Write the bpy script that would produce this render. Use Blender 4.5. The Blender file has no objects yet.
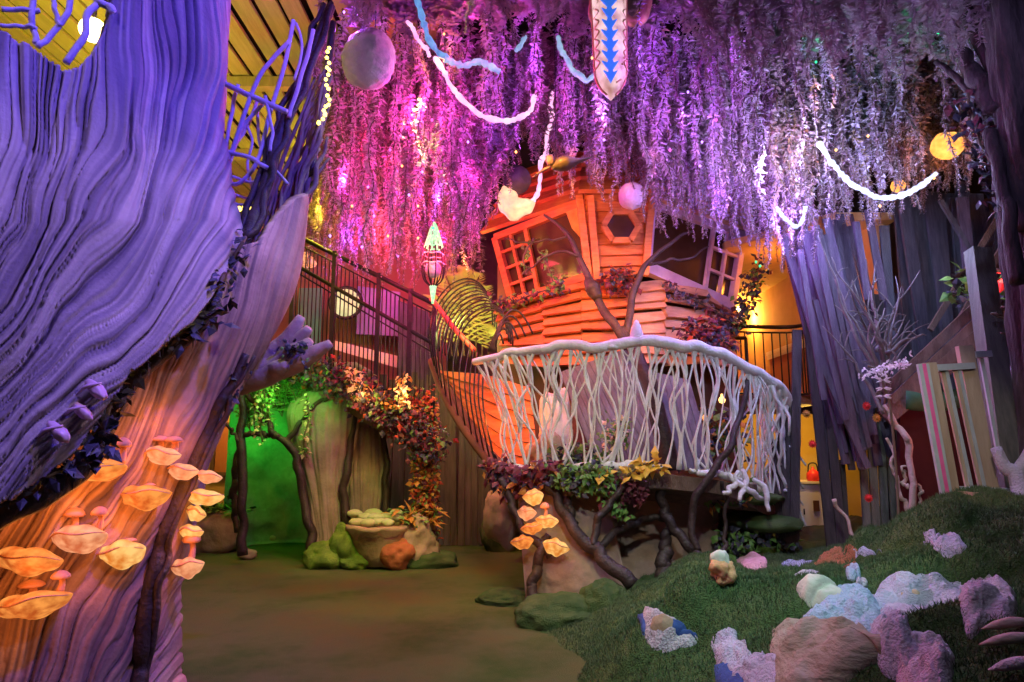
import bpy, math, random
import numpy as np
from mathutils import Vector, Matrix
from mathutils.bvhtree import BVHTree

R = random.Random(7)
NR = np.random.RandomState(5)
SC = bpy.context.scene
COL = SC.collection
V = Vector
F = 682.7
PITCH = math.atan(107 / F)
CT, ST = math.cos(PITCH), math.sin(PITCH)
EYE = V((0, 0, 1.55))


def ray(px, py):
    a, b = (px - 512) / F, (341 - py) / F
    return V((a, CT - b * ST, ST + b * CT))


def P(px, py, Y):
    d = ray(px, py)
    return EYE + d * (Y / d.y)


def G(px, py, z=0.0):
    d = ray(px, py)
    return EYE + d * ((z - EYE.z) / d.z)


def W(pts):
    return [P(*p) for p in pts]


# ------------------------------------------------------------------ noise
def vnoise(p, seed=0):
    p = np.asarray(p, dtype=np.float64)
    i = np.floor(p).astype(np.int64)
    f = p - i
    u = f * f * f * (f * (f * 6 - 15) + 10)
    out = 0

    def h(x, y, z):
        n = (x * 374761393 + y * 668265263 + z * 2147483647 + seed * 974634777) & 0xFFFFFFFF
        n = ((n ^ (n >> 13)) * 1274126177) & 0xFFFFFFFF
        n = (n ^ (n >> 16)) & 0xFFFF
        return n / 32767.5 - 1.0
    for dx in (0, 1):
        for dy in (0, 1):
            for dz in (0, 1):
                w = (u[:, 0] if dx else 1 - u[:, 0]) * (u[:, 1] if dy else 1 - u[:, 1]) * (u[:, 2] if dz else 1 - u[:, 2])
                out = out + w * h(i[:, 0] + dx, i[:, 1] + dy, i[:, 2] + dz)
    return out


def fbm(p, o=4, seed=0):
    p = np.asarray(p, dtype=np.float64)
    s, a = 0, 1.0
    for k in range(o):
        s = s + a * vnoise(p * (2 ** k), seed + k)
        a *= .5
    return s


def n3(x, y, z=None):
    return np.stack([x, y, np.zeros_like(x) if z is None else z], 1)


# ------------------------------------------------------------------ mesh collecting
class MB:
    def __init__(self):
        self.v, self.f, self.m = [], [], []

    def add(self, vs, fs, mi=0):
        b = len(self.v)
        self.v.extend(tuple(p) for p in vs)
        self.f.extend(tuple(b + i for i in q) for q in fs)
        self.m.extend([mi] * len(fs))
        return self

    def box(self, c, size, rot=None, mi=0):
        sx, sy, sz = size[0] / 2, size[1] / 2, size[2] / 2
        vs = [V((x, y, z)) for x in (-sx, sx) for y in (-sy, sy) for z in (-sz, sz)]
        if rot is not None:
            vs = [rot @ p for p in vs]
        c = V(c)
        return self.add([c + p for p in vs], [(0, 1, 3, 2), (4, 6, 7, 5), (0, 4, 5, 1), (2, 3, 7, 6), (0, 2, 6, 4), (1, 5, 7, 3)], mi)

    def beam(self, a, b, w, t, up=(0, 0, 1), mi=0):
        """box from a to b; w across, t along up-ish"""
        a, b = V(a), V(b)
        d = b - a
        L = d.length
        if L < 1e-6:
            return self
        d.normalize()
        s = d.cross(V(up))
        if s.length < 1e-4:
            s = d.cross(V((1, 0, 0)))
        s.normalize()
        u = s.cross(d)
        m = Matrix((s, d, u)).transposed()
        return self.box((a + b) / 2, (w, L, t), m, mi)

    def slab(self, quad, th, mi=0, n=None):
        """a quad (4 points) thickened by th away along its normal"""
        q = [V(p) for p in quad]
        if n is None:
            n = (q[1] - q[0]).cross(q[3] - q[0]).normalized()
        k = len(q)
        vs = q + [p + V(n) * th for p in q]
        fs = [tuple(range(k - 1, -1, -1)), tuple(range(k, 2 * k))] + [(i, (i + 1) % k, k + (i + 1) % k, k + i) for i in range(k)]
        return self.add(vs, fs, mi)

    def tube(self, pts, r, n=8, mi=0, flat=None):
        pts = [V(p) for p in pts]
        k = len(pts)
        if not hasattr(r, '__len__'):
            r = [r] * k
        elif len(r) != k:
            r = list(np.interp(np.linspace(0, 1, k), np.linspace(0, 1, len(r)), r))
        t0 = (pts[1] - pts[0]).normalized()
        a = V((0, 0, 1)) if abs(t0.z) < .9 else V((1, 0, 0))
        s = t0.cross(a).normalized()
        vs, fs = [], []
        for i in range(k):
            t = (pts[min(i + 1, k - 1)] - pts[max(i - 1, 0)])
            if t.length < 1e-9:
                t = t0
            t = t.normalized()
            s = (s - t * s.dot(t))
            s = s.normalized() if s.length > 1e-6 else t.orthogonal().normalized()
            b = t.cross(s)
            for j in range(n):
                an = 2 * math.pi * j / n
                vs.append(pts[i] + (s * math.cos(an) + b * math.sin(an) * (flat or 1)) * r[i])
        for i in range(k - 1):
            for j in range(n):
                j2 = (j + 1) % n
                fs.append((i * n + j, i * n + j2, (i + 1) * n + j2, (i + 1) * n + j))
        fs.append(tuple(range(n - 1, -1, -1)))
        fs.append(tuple((k - 1) * n + j for j in range(n)))
        return self.add(vs, fs, mi)

    def lathe(self, c, prof, n=20, mi=0, axis=None):
        c = V(c)
        q = axis.to_track_quat('Z', 'Y') if axis is not None else None
        vs, fs = [], []
        for (r, z) in prof:
            for j in range(n):
                an = 2 * math.pi * j / n
                p = V((r * math.cos(an), r * math.sin(an), z))
                vs.append(c + (q @ p if q else p))
        k = len(prof)
        for i in range(k - 1):
            for j in range(n):
                j2 = (j + 1) % n
                fs.append((i * n + j, i * n + j2, (i + 1) * n + j2, (i + 1) * n + j))
        fs.append(tuple(range(n - 1, -1, -1)))
        fs.append(tuple((k - 1) * n + j for j in range(n)))
        return self.add(vs, fs, mi)

    def blob(self, c, rad, amp=.15, freq=1.5, sub=4, seed=0, mi=0, ridged=False, flat=None, rot=None):
        vs, fs = ICO[sub]
        p = vs.copy()
        nz = fbm(p * freq + seed * 7.3, 4, seed)
        if ridged:
            nz = 1 - 2 * np.abs(nz)
        p = p * (1 + amp * nz)[:, None] * np.array(rad)
        if flat is not None:
            p[:, 2] = np.maximum(p[:, 2], flat)
        if rot is not None:
            p = p @ np.array(rot.to_3x3()).T
        return self.add(p + np.array(c), fs, mi)

    def grid(self, A, mi=0, thick=0.0, dirn=(0, 1, 0), wrap=False):
        """A: (nv,nu,3) points; if thick, a second sheet offset along dirn closes it"""
        nv, nu = A.shape[:2]
        vs = A.reshape(-1, 3)
        fs = [(i * nu + j, i * nu + j + 1, (i + 1) * nu + j + 1, (i + 1) * nu + j) for i in range(nv - 1) for j in range(nu - 1)]
        if wrap:
            fs += [(i * nu + nu - 1, i * nu, (i + 1) * nu, (i + 1) * nu + nu - 1) for i in range(nv - 1)]
        if thick:
            N = nv * nu
            vs = np.concatenate([vs, vs + np.array(dirn) * thick])
            fs += [tuple(N + k for k in reversed(q)) for q in fs]
            e = [i * nu for i in range(nv)]
            e2 = [i * nu + nu - 1 for i in range(nv)]
            for L, fl in ((e, 0), (e2, 1), (list(range(nu)), 1), (list(range((nv - 1) * nu, nv * nu)), 0)):
                for a, b in zip(L, L[1:]):
                    q = (a, b, N + b, N + a)
                    fs.append(q if fl else q[::-1])
        return self.add(vs, fs, mi)


def _ico():
    import bmesh
    out = {}
    for s in (2, 3, 4, 5, 6):
        bm = bmesh.new()
        bmesh.ops.create_icosphere(bm, subdivisions=s, radius=1)
        out[s] = (np.array([v.co[:] for v in bm.verts]), [tuple(v.index for v in f.verts) for f in bm.faces])
        bm.free()
    return out


ICO = _ico()
BASE = {}


def link(o, base, parent):
    COL.objects.link(o)
    if parent is not None:
        o.parent = parent
    BASE[o.name] = base
    return o


def build(name, mb, mats, parent=None, smooth=True, origin=None, auto=None):
    vs = np.array(mb.v, dtype=np.float64).reshape(-1, 3)
    if parent is not None:
        base = BASE[parent.name]
    elif origin is not None:
        base = V(origin)
    else:
        lo, hi = vs.min(0), vs.max(0)
        base = V(((lo[0] + hi[0]) / 2, (lo[1] + hi[1]) / 2, lo[2]))
    me = bpy.data.meshes.new(name)
    me.from_pydata((vs - np.array(base)).tolist(), [], mb.f)
    if not isinstance(mats, (list, tuple)):
        mats = [mats]
    for m in mats:
        me.materials.append(m)
    if len(mats) > 1:
        me.polygons.foreach_set('material_index', np.array(mb.m, dtype=np.int32))
    me.polygons.foreach_set('use_smooth', [smooth] * len(me.polygons))
    if getattr(mb, 'attr', None) is not None:
        at = me.attributes.new('grain', 'FLOAT', 'POINT')
        at.data.foreach_set('value', np.asarray(mb.attr, dtype=np.float32))
    me.update()
    o = bpy.data.objects.new(name, me)
    if parent is None:
        o.location = base
    return link(o, V(base), parent)


def tag(o, label, cat=None, group=None, kind=None):
    o['label'] = label
    if cat:
        o['category'] = cat
    if group:
        o['group'] = group
    if kind:
        o['kind'] = kind
    return o


def thing(name, label, cat, loc, group=None):
    o = bpy.data.objects.new(name, None)
    o.location = loc
    o.empty_display_size = .1
    link(o, V(loc), None)
    return tag(o, label, cat, group)


def struct(name, mb, m, label, smooth=False, cat='room'):
    o = build(name, mb, m, None, smooth)
    return tag(o, label, cat, None, 'structure')


def spl(pts, n=24):
    """Catmull-Rom through pts"""
    p = [np.array(q, dtype=float) for q in pts]
    p = [2 * p[0] - p[1]] + p + [2 * p[-1] - p[-2]]
    k = len(p) - 3
    out = []
    for i in range(n):
        t = i / (n - 1) * k
        j = min(int(t), k - 1)
        t -= j
        a, b, c, d = p[j:j + 4]
        out.append(V(.5 * ((2 * b) + (-a + c) * t + (2 * a - 5 * b + 4 * c - d) * t * t + (-a + 3 * b - 3 * c + d) * t ** 3)))
    return out


def wob(pts, amp, seed=0, freq=6.0):
    p = np.array([tuple(q) for q in pts])
    t = np.linspace(0, 1, len(p)) * freq
    d = np.stack([vnoise(n3(t, t * 0 + seed * 3.1 + k * 11.7), seed + k) for k in range(3)], 1)
    return [V(q) for q in p + d * amp]


def bvh_of(objs):
    vs, fs = [], []
    for o in objs:
        b = len(vs)
        off = BASE[o.name]
        vs.extend(V(v.co) + off for v in o.data.vertices)
        fs.extend(tuple(b + i for i in p.vertices) for p in o.data.polygons)
    return BVHTree.FromPolygons(vs, fs)


def hit(bvh, px, py, fallback=4.0):
    d = ray(px, py).normalized()
    loc, n, i, t = bvh.ray_cast(EYE, d)
    if loc is None:
        return P(px, py, fallback), V((0, -1, 0))
    if n.dot(d) > 0:
        n = -n
    return loc, n


# ------------------------------------------------------------------ materials
def mat(name, c1, c2=None, scale=6.0, rough=.75, bump=.0, bscale=None, stretch=(1, 1, 1), metal=0, emit=None, es=0, trans=0.0, detail=6, spec=.3, c3=None):
    m = bpy.data.materials.new(name)
    m.use_nodes = True
    nt = m.node_tree
    b = nt.nodes['Principled BSDF']
    b.inputs['Roughness'].default_value = rough
    b.inputs['Metallic'].default_value = metal
    b.inputs['Specular IOR Level'].default_value = spec
    b.inputs['Base Color'].default_value = (*c1, 1)
    tc = nt.nodes.new('ShaderNodeTexCoord')
    mp = nt.nodes.new('ShaderNodeMapping')
    mp.inputs['Scale'].default_value = stretch
    nt.links.new(tc.outputs['Object'], mp.inputs['Vector'])
    col = None
    if c2 is not None:
        n = nt.nodes.new('ShaderNodeTexNoise')
        n.inputs['Scale'].default_value = scale
        n.inputs['Detail'].default_value = detail
        n.inputs['Roughness'].default_value = .65
        nt.links.new(mp.outputs['Vector'], n.inputs['Vector'])
        r = nt.nodes.new('ShaderNodeValToRGB')
        r.color_ramp.elements[0].position = .32
        r.color_ramp.elements[1].position = .68
        r.color_ramp.elements[0].color = (*c1, 1)
        r.color_ramp.elements[1].color = (*c2, 1)
        if c3 is not None:
            e = r.color_ramp.elements.new(.5)
            e.color = (*c3, 1)
        nt.links.new(n.outputs['Fac'], r.inputs['Fac'])
        nt.links.new(r.outputs['Color'], b.inputs['Base Color'])
        col = r.outputs['Color']
    if bump:
        n2 = nt.nodes.new('ShaderNodeTexNoise')
        n2.inputs['Scale'].default_value = bscale or scale * 4
        n2.inputs['Detail'].default_value = 5
        nt.links.new(mp.outputs['Vector'], n2.inputs['Vector'])
        bp = nt.nodes.new('ShaderNodeBump')
        bp.inputs['Strength'].default_value = bump
        bp.inputs['Distance'].default_value = .03
        nt.links.new(n2.outputs['Fac'], bp.inputs['Height'])
        nt.links.new(bp.outputs['Normal'], b.inputs['Normal'])
    if emit is not None:
        b.inputs['Emission Color'].default_value = (*emit, 1)
        b.inputs['Emission Strength'].default_value = es
    if trans:
        tr = nt.nodes.new('ShaderNodeBsdfTranslucent')
        tr.inputs['Color'].default_value = (*c1, 1)
        if col is not None:
            nt.links.new(col, tr.inputs['Color'])
        mx = nt.nodes.new('ShaderNodeMixShader')
        mx.inputs['Fac'].default_value = trans
        nt.links.new(b.outputs['BSDF'], mx.inputs[1])
        nt.links.new(tr.outputs['BSDF'], mx.inputs[2])
        nt.links.new(mx.outputs['Shader'], nt.nodes['Material Output'].inputs['Surface'])
    return m


def emat(name, c, s, c2=None, scale=20.0):
    """a lit paper or tube: emission varied by a fine grain"""
    m = mat(name, tuple(min(1, x) * .18 for x in c), None, rough=.6)
    nt = m.node_tree
    b = nt.nodes['Principled BSDF']
    b.inputs['Emission Strength'].default_value = s
    b.inputs['Emission Color'].default_value = (*c, 1)
    if c2 is not None:
        tc = nt.nodes.new('ShaderNodeTexCoord')
        n = nt.nodes.new('ShaderNodeTexNoise')
        n.inputs['Scale'].default_value = scale
        n.inputs['Detail'].default_value = 5
        nt.links.new(tc.outputs['Object'], n.inputs['Vector'])
        r = nt.nodes.new('ShaderNodeValToRGB')
        r.color_ramp.elements[0].position = .35
        r.color_ramp.elements[1].position = .65
        r.color_ramp.elements[0].color = (*c2, 1)
        r.color_ramp.elements[1].color = (*c, 1)
        nt.links.new(n.outputs['Fac'], r.inputs['Fac'])
        nt.links.new(r.outputs['Color'], b.inputs['Emission Color'])
    return m


M = {}
M['bark'] = mat('ridged_bark', (.30, .26, .28), (.44, .38, .38), 3, .8, .25, 40, spec=.2)
M['flare'] = mat('root_bark', (.26, .18, .16), (.44, .33, .29), 3, .8, .25, 40, spec=.2)
M['limb'] = mat('dark_limb', (.018, .011, .012), (.052, .032, .03), 9, .55, .5, 30, spec=.4)
M['lilac_branch'] = mat('pale_branch', (.42, .38, .48), (.58, .52, .60), 9, .7, .3)
M['dark_leaf'] = mat('dark_leaf', (.025, .028, .045), (.06, .06, .09), 8, .5, spec=.4)
M['purple_shell'] = mat('purple_shell', (.55, .35, .55), (.7, .45, .5), 6, .35)
M['board_yellow'] = mat('ceiling_boards', (.36, .33, .09), (.50, .45, .14), 3, .8, .3, stretch=(6, .6, 1))
M['void'] = mat('ceiling_void', (.02, .015, .02), None, rough=.9)
M['floor'] = mat('green_carpet', (.065, .115, .028), (.15, .14, .05), 1.1, .95, .8, 160, spec=.1, c3=(.12, .145, .055))
M['wall'] = mat('dark_plaster', (.10, .07, .08), (.17, .12, .13), 2, .9, .2)
M['plank_dark'] = mat('dark_planks', (.055, .05, .045), (.13, .115, .10), 3, .8, .4, 20, stretch=(5, 5, .6))
M['moss'] = mat('moss_turf', (.05, .10, .035), (.12, .17, .065), 3, .95, .9, 90, spec=.05)
M['blade'] = mat('moss_fibre', (.055, .11, .055), (.14, .19, .10), 2.2, .9, spec=.05)
M['rock'] = mat('tan_rock', (.27, .18, .115), (.46, .34, .24), 3.5, .85, .6, 9, spec=.2)
M['coral'] = mat('lilac_coral', (.37, .33, .46), (.56, .51, .64), 5, .9, .8, 60, spec=.1)
M['coral_blue'] = mat('pale_blue_coral', (.32, .37, .56), (.50, .55, .70), 5, .9, .8, 60, spec=.1)
M['coral_pink'] = mat('pink_coral', (.42, .35, .43), (.58, .50, .56), 5, .9, .8, 60, spec=.1)
M['blue_felt'] = mat('blue_felt', (.03, .06, .22), (.05, .10, .32), 6, .9, .3)
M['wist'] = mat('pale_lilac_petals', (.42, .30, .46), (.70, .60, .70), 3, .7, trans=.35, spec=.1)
M['wist_dim'] = mat('dim_mauve_petals', (.20, .12, .17), (.38, .28, .30), 3, .7, trans=.35, spec=.1)  # dusty mauve for some strands; in the thicket its darkness replaces shade
M['stem'] = mat('vine_stem', (.10, .07, .05), (.16, .11, .07), 8, .8)
M['orange_wood'] = mat('cedar_boards', (.40, .115, .03), (.62, .23, .07), 4, .6, .3, 30, stretch=(1, 1, 5))
M['pale_wood'] = mat('weathered_cedar', (.46, .22, .12), (.66, .37, .23), 4, .65, .3, 30, stretch=(1, 1, 5))
M['core'] = mat('treehouse_core', (.10, .045, .03), (.16, .07, .04), 4, .8)
M['pane'] = mat('brown_pane', (.045, .022, .012), (.075, .038, .02), 2, .18, spec=.5)
M['rail'] = mat('white_branch_plaster', (.56, .56, .58), (.76, .76, .76), 10, .7, .4, 40)
M['iron'] = mat('black_iron', (.02, .02, .022), (.04, .035, .035), 10, .45, metal=.5)
M['canvas'] = mat('tan_canvas', (.20, .14, .10), (.34, .25, .19), 2.2, .85, .5, 12, spec=.15)
M['grot'] = mat('grotto_plaster', (.16, .18, .13), (.34, .34, .27), 3, .85, .5, 10)
M['pillar'] = mat('pillar_bark', (.20, .155, .12), (.36, .29, .23), 3, .85, .25, 40)
M['green_leaf'] = mat('green_leaf', (.08, .22, .05), (.22, .40, .10), 9, .5, trans=.25)
M['red_leaf'] = mat('red_leaf', (.32, .03, .02), (.48, .10, .03), 9, .5, trans=.25)
M['rust_leaf'] = mat('rust_leaf', (.48, .19, .04), (.60, .32, .08), 9, .5, trans=.25)
M['yellow_leaf'] = mat('yellow_leaf', (.75, .48, .05), (.85, .62, .12), 9, .5, trans=.25)
M['maroon_leaf'] = mat('maroon_leaf', (.09, .02, .04), (.20, .05, .07), 9, .5, trans=.2)
M['cream_leaf'] = mat('cream_leaf', (.80, .62, .35), (.9, .76, .5), 9, .5, trans=.3)
M['grey_board'] = mat('grey_boards', (.05, .052, .068), (.115, .115, .14), 3, .8, .5, 24, stretch=(6, 6, .7))
M['purple_plank'] = mat('mauve_planks', (.055, .04, .075), (.14, .11, .165), 3, .75, .5, 24, stretch=(6, 6, .7))
M['brown_beam'] = mat('brown_beam', (.085, .052, .042), (.20, .13, .10), 3, .7, .5, 24, stretch=(3, 3, .9))
M['dark_board'] = mat('charred_boards', (.035, .03, .033), (.08, .068, .07), 3, .8, .5, 24, stretch=(6, 6, .7))
M['warm_wall'] = mat('ochre_plaster', (.60, .36, .14), (.70, .44, .20), 3, .85, .15)
M['red_wall'] = mat('terracotta_plaster', (.46, .17, .07), (.54, .22, .10), 3, .85, .15)
M['tile'] = mat('cream_tile', (.80, .70, .52), (.86, .78, .62), 30, .4)
M['cabinet'] = mat('white_cabinet', (.80, .76, .66), (.86, .82, .72), 4, .5)
M['gate_tan'] = mat('tan_gate_wood', (.38, .28, .20), (.50, .38, .28), 4, .6, .2, 30, stretch=(4, 4, .6))
M['gate_grey'] = mat('grey_gate_paint', (.36, .40, .43), (.48, .52, .55), 5, .6)
M['gate_pink'] = mat('pink_paint', (.75, .10, .32), (.82, .16, .40), 8, .5)
M['cream_log'] = mat('mauve_logs', (.26, .18, .17), (.42, .32, .30), 4, .75, .4, 20)
M['egg'] = mat('papier_mache', (.34, .34, .36), (.60, .59, .58), 5, .85, .7, 18)
M['ball_dark'] = mat('dark_pod_skin', (.045, .035, .04), (.085, .065, .07), 8, .6, .3)
M['ball_pale'] = mat('pale_pod_skin', (.50, .45, .50), (.64, .60, .62), 10, .7, .5)
M['mush_skin'] = mat('toadstool_skin', (.62, .30, .20), (.74, .40, .28), 6, .6, trans=.2)
M['flower'] = mat('white_blossom', (.82, .68, .80), (.9, .82, .88), 10, .6, trans=.25)
M['driftwood'] = mat('pale_driftwood', (.34, .25, .21), (.48, .38, .33), 7, .8, .5, 25)
M['red_petal'] = mat('red_petal', (.6, .02, .03), (.75, .06, .05), 9, .4)
M['brick'] = mat('dull_brick', (.22, .08, .06), (.34, .14, .10), 9, .9, .5)
M['trunk_dark'] = mat('dark_trunk', (.022, .015, .017), (.06, .04, .042), 4, .8, .7, 12, stretch=(3, 3, .8))
M['teal'] = mat('teal_panel', (.12, .32, .28), (.18, .40, .34), 3, .8)
M['violet'] = mat('violet_panel', (.20, .17, .38), (.28, .24, .46), 3, .8)
M['salmon'] = mat('salmon_panel', (.28, .12, .10), (.34, .16, .13), 3, .8)
M['rope'] = mat('red_pole_paint', (.55, .06, .05), (.66, .10, .08), 8, .5)
M['blue_paint'] = mat('blue_paint', (.03, .16, .68), (.05, .24, .80), 8, .5, emit=(.04, .22, .9), es=.55)
M['copper'] = mat('copper_lattice', (.50, .24, .12), (.66, .36, .20), 8, .45, metal=.3)

E = {}
E['amber'] = emat('lit_amber_paper', (1.0, .36, .07), .85, (.42, .08, .012), 15)
E['amber_pale'] = emat('lit_pale_paper', (1.0, .46, .22), .85, (.55, .13, .05), 15)
E['yellow'] = emat('lit_yellow_paper', (1.0, .60, .18), .92, (.60, .17, .02), 15)
E['white_tube'] = emat('lit_white_tube', (1.0, .60, .82), 1.25, (.80, .30, .66), 7)
E['cold_tube'] = emat('lit_cold_tube', (.80, .84, 1.0), 1.35, (.45, .48, .90), 7)
E['cyan_tube'] = emat('lit_cyan_tube', (.42, .66, .80), .75, (.20, .34, .60), 9)
E['blue_tube'] = emat('lit_blue_tube', (.16, .42, .72), .9, (.08, .20, .55), 16)
E['warm_bulb'] = emat('warm_bulb', (1.0, .55, .15), 3)
E['yellow_bulb'] = emat('yellow_bulb', (1.0, .72, .12), 5)
E['violet_bulb'] = emat('violet_bulb', (.55, .25, 1.0), 3)
E['magenta_bulb'] = emat('magenta_bulb', (1.0, .10, .6), 3)
E['green_bulb'] = emat('green_bulb', (.05, .9, .30), 2)
E['lamp_cream'] = emat('lit_cream_disc', (.85, .80, .40), .9, (.55, .58, .25), 8)
E['green_tube'] = emat('lit_green_tube', (.22, .9, .34), 1.2, (.65, .85, .55), 22)
E['lamp_orange'] = emat('lit_orange_globe', (1.0, .48, .10), 1.5, (.95, .30, .04), 12)
E['horn'] = emat('lit_horn', (1.0, .72, .40), 1.1, (.85, .35, .22), 6)
E['totem'] = emat('lit_totem_skin', (.98, .70, .66), .9, (.45, .20, .16), 7)
M['green_moss'] = mat('bright_moss', (.09, .17, .03), (.22, .34, .06), 5, .95, .9, 60, spec=.05)
M['pebble_green'] = mat('greenish_pebble', (.34, .42, .20), (.55, .60, .34), 3, .6, .2)
M['red_rock'] = mat('red_rock', (.36, .10, .04), (.50, .17, .08), 4, .85, .5)
M['palm'] = mat('palm_blade', (.40, .44, .12), (.60, .60, .22), 6, .6, trans=.35)
M['lilac_wood'] = mat('mauve_wood', (.46, .32, .42), (.60, .44, .52), 4, .6, .3, 30)
M['lilac_board'] = mat('lilac_boards', (.075, .08, .105), (.155, .16, .20), 3, .75, .3, 24, stretch=(5, 5, .7))
M['cream_rock'] = mat('cream_rock', (.58, .52, .44), (.74, .68, .60), 4, .85, .5)
M['orange_rock'] = mat('orange_rock', (.62, .28, .12), (.74, .40, .22), 5, .85, .5)
M['pink_rock'] = mat('pink_rock', (.62, .30, .38), (.74, .42, .48), 5, .85, .5)
M['rust_mat'] = mat('rust_needles', (.30, .11, .05), (.42, .18, .09), 10, .95, .8, 70)
M['yellow_wall'] = mat('yellow_plaster', (.80, .52, .12), (.86, .60, .18), 3, .8)
M['mossy_board'] = mat('mossy_boards', (.10, .11, .095), (.20, .20, .17), 3, .8, .5, 24, stretch=(6, 6, .7))
M['den_red'] = mat('den_red', (.06, .012, .012), (.09, .02, .018), 3, .9)
M['den_green'] = mat('den_green', (.03, .10, .05), (.05, .14, .07), 4, .8)
M['twig'] = mat('grey_twig', (.11, .09, .10), (.2, .17, .18), 10, .75)
M['pod_green'] = mat('dark_pod', (.025, .025, .016), (.05, .045, .03), 6, .5)
E['warm_lamp'] = emat('warm_lamp_glass', (1.0, .72, .30), 9)
M['wist_tan'] = mat('straw_petals', (.34, .24, .14), (.55, .42, .28), 3, .7, trans=.35, spec=.1)


def grain(m, c1, c2):
    """wood grain streaks that run along the twisted trunk (a mesh attribute laid along the fibres)"""
    nt = m.node_tree
    a = nt.nodes.new('ShaderNodeAttribute')
    a.attribute_name = 'grain'
    r = nt.nodes.new('ShaderNodeValToRGB')
    r.color_ramp.elements[0].position, r.color_ramp.elements[1].position = .25, .75
    r.color_ramp.elements[0].color, r.color_ramp.elements[1].color = (*c1, 1), (*c2, 1)
    nt.links.new(a.outputs['Fac'], r.inputs['Fac'])
    mx = nt.nodes.new('ShaderNodeMix')
    mx.data_type = 'RGBA'
    mx.blend_type = 'MULTIPLY'
    mx.inputs[0].default_value = 1
    b = nt.nodes['Principled BSDF']
    src = b.inputs['Base Color'].links[0].from_socket
    nt.links.new(src, mx.inputs[6])
    nt.links.new(r.outputs['Color'], mx.inputs[7])
    nt.links.new(mx.outputs[2], b.inputs['Base Color'])


grain(M['bark'], (.55, .50, .62), (1.2, 1.15, 1.1))
grain(M['flare'], (.50, .45, .55), (1.25, 1.1, 1.0))
M['big_rock'] = mat('weathered_rock', (.24, .19, .14), (.42, .355, .29), 4, .9, .9, 14, spec=.1, stretch=(1, 1, 2.5))
# ================================================================== camera
cam = bpy.data.cameras.new('camera')
cam.sensor_width = 36
cam.lens = F / 1024 * 36
cam.clip_end = 100
co = bpy.data.objects.new('camera', cam)
co.location = EYE
co.rotation_euler = (math.pi / 2 + PITCH, 0, 0)
COL.objects.link(co)
SC.camera = co

# ================================================================== the room
m = MB()
xs, ys = np.linspace(-9, 10, 90), np.linspace(-1.5, 15, 90)
X, Y = np.meshgrid(xs, ys)
Z = .012 * fbm(n3(X.ravel() * 1.3, Y.ravel() * 1.3), 3, 3).reshape(X.shape)
m.grid(np.stack([X, Y, Z - .012], 2), 0, .3, (0, 0, -1))
floor = struct('floor', m, M['floor'], 'dull green turf carpet with rusty patches', True)
CEIL = 6.4
m = MB()
m.box((.5, 7, CEIL + .35), (19, 17, .2), None, 1)
x = -8.4
while x < -.9:
    w = R.uniform(.16, .24)
    m.box((x + w / 2, 8.2, CEIL + R.uniform(0, .03)), (w, 13, .04), None, 0)
    x += w + R.uniform(.03, .09)
for y in (4.2, 6.3, 8.4, 10.6, 12.8):
    m.box((-4.6, y, CEIL - .09), (7.6, .14, .14), None, 0)
struct('ceiling', m, [M['board_yellow'], M['void']], 'yellow slatted board ceiling with dark gaps')
m = MB()
m.box((.5, 14.8, 3.3), (19, .2, 6.8))
struct('wall_back', m, M['wall'], 'dark plaster wall closing the room')
m = MB()
m.box((-8.9, 6.7, 3.3), (.2, 16.3, 6.8))
struct('wall_left', m, M['wall'], 'dark side wall behind the giant trunk')
m = MB()
m.box((9.9, 6.7, 3.3), (.2, 16.3, 6.8))
struct('wall_right', m, M['wall'], 'dark side wall behind the grey boards')

# ================================================================== giant hollow trunk
def interp(tab, y):
    ks = [t[0] for t in tab]
    return np.stack([np.interp(y, ks, [t[i] for t in tab]) for i in range(1, len(tab[0]))], 1)


def smooth_rows(tab, y, w=18):
    a = sum(interp(tab, y + d * w) for d in (-1, -.5, 0, .5, 1)) / 5
    return a


def projnp(p):
    d = p - np.array(EYE)
    x, y, z = d[:, 0], d[:, 1], d[:, 2]
    dep = y * CT + z * ST
    dep = np.maximum(dep, .2)
    return 512 + F * x / dep, 341 - F * (z * CT - y * ST) / dep


def shell(rows, py0, py1, nv, a0, a1, nu, height):
    py = np.linspace(py0, py1, nv)
    r = smooth_rows(rows, py)
    k1, k2 = 40, 50
    an = np.concatenate([np.linspace(a0, .15, k1, endpoint=False), np.linspace(.15, -1.2, nu - k1 - k2, endpoint=False), np.linspace(-1.2, a1, k2)])
    pts = np.zeros((nv, nu, 3))
    nor = np.zeros((nv, nu, 3))
    for i in range(nv):
        xr, Yc, rx, ry = r[i]
        c = P(xr, py[i], Yc)
        pts[i, :, 0] = c.x - rx + rx * np.cos(an)
        pts[i, :, 1] = Yc + ry * np.sin(an)
        pts[i, :, 2] = c.z
        n = np.stack([np.cos(an) / rx, np.sin(an) / ry], 1)
        n /= np.linalg.norm(n, axis=1)[:, None]
        nor[i, :, :2] = n
    q = pts.reshape(-1, 3)
    X_, Y_ = projnp(q)
    h = height(X_, Y_, q)
    out = q + nor.reshape(-1, 3) * h[:, None]
    return out.reshape(nv, nu, 3), X_.reshape(nv, nu), Y_.reshape(nv, nu), nor


def grooves(s, t, per, seed):
    a = vnoise(n3(s / per, t), seed)
    return np.minimum(1, np.abs(a) * 3.2) ** .5


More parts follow.
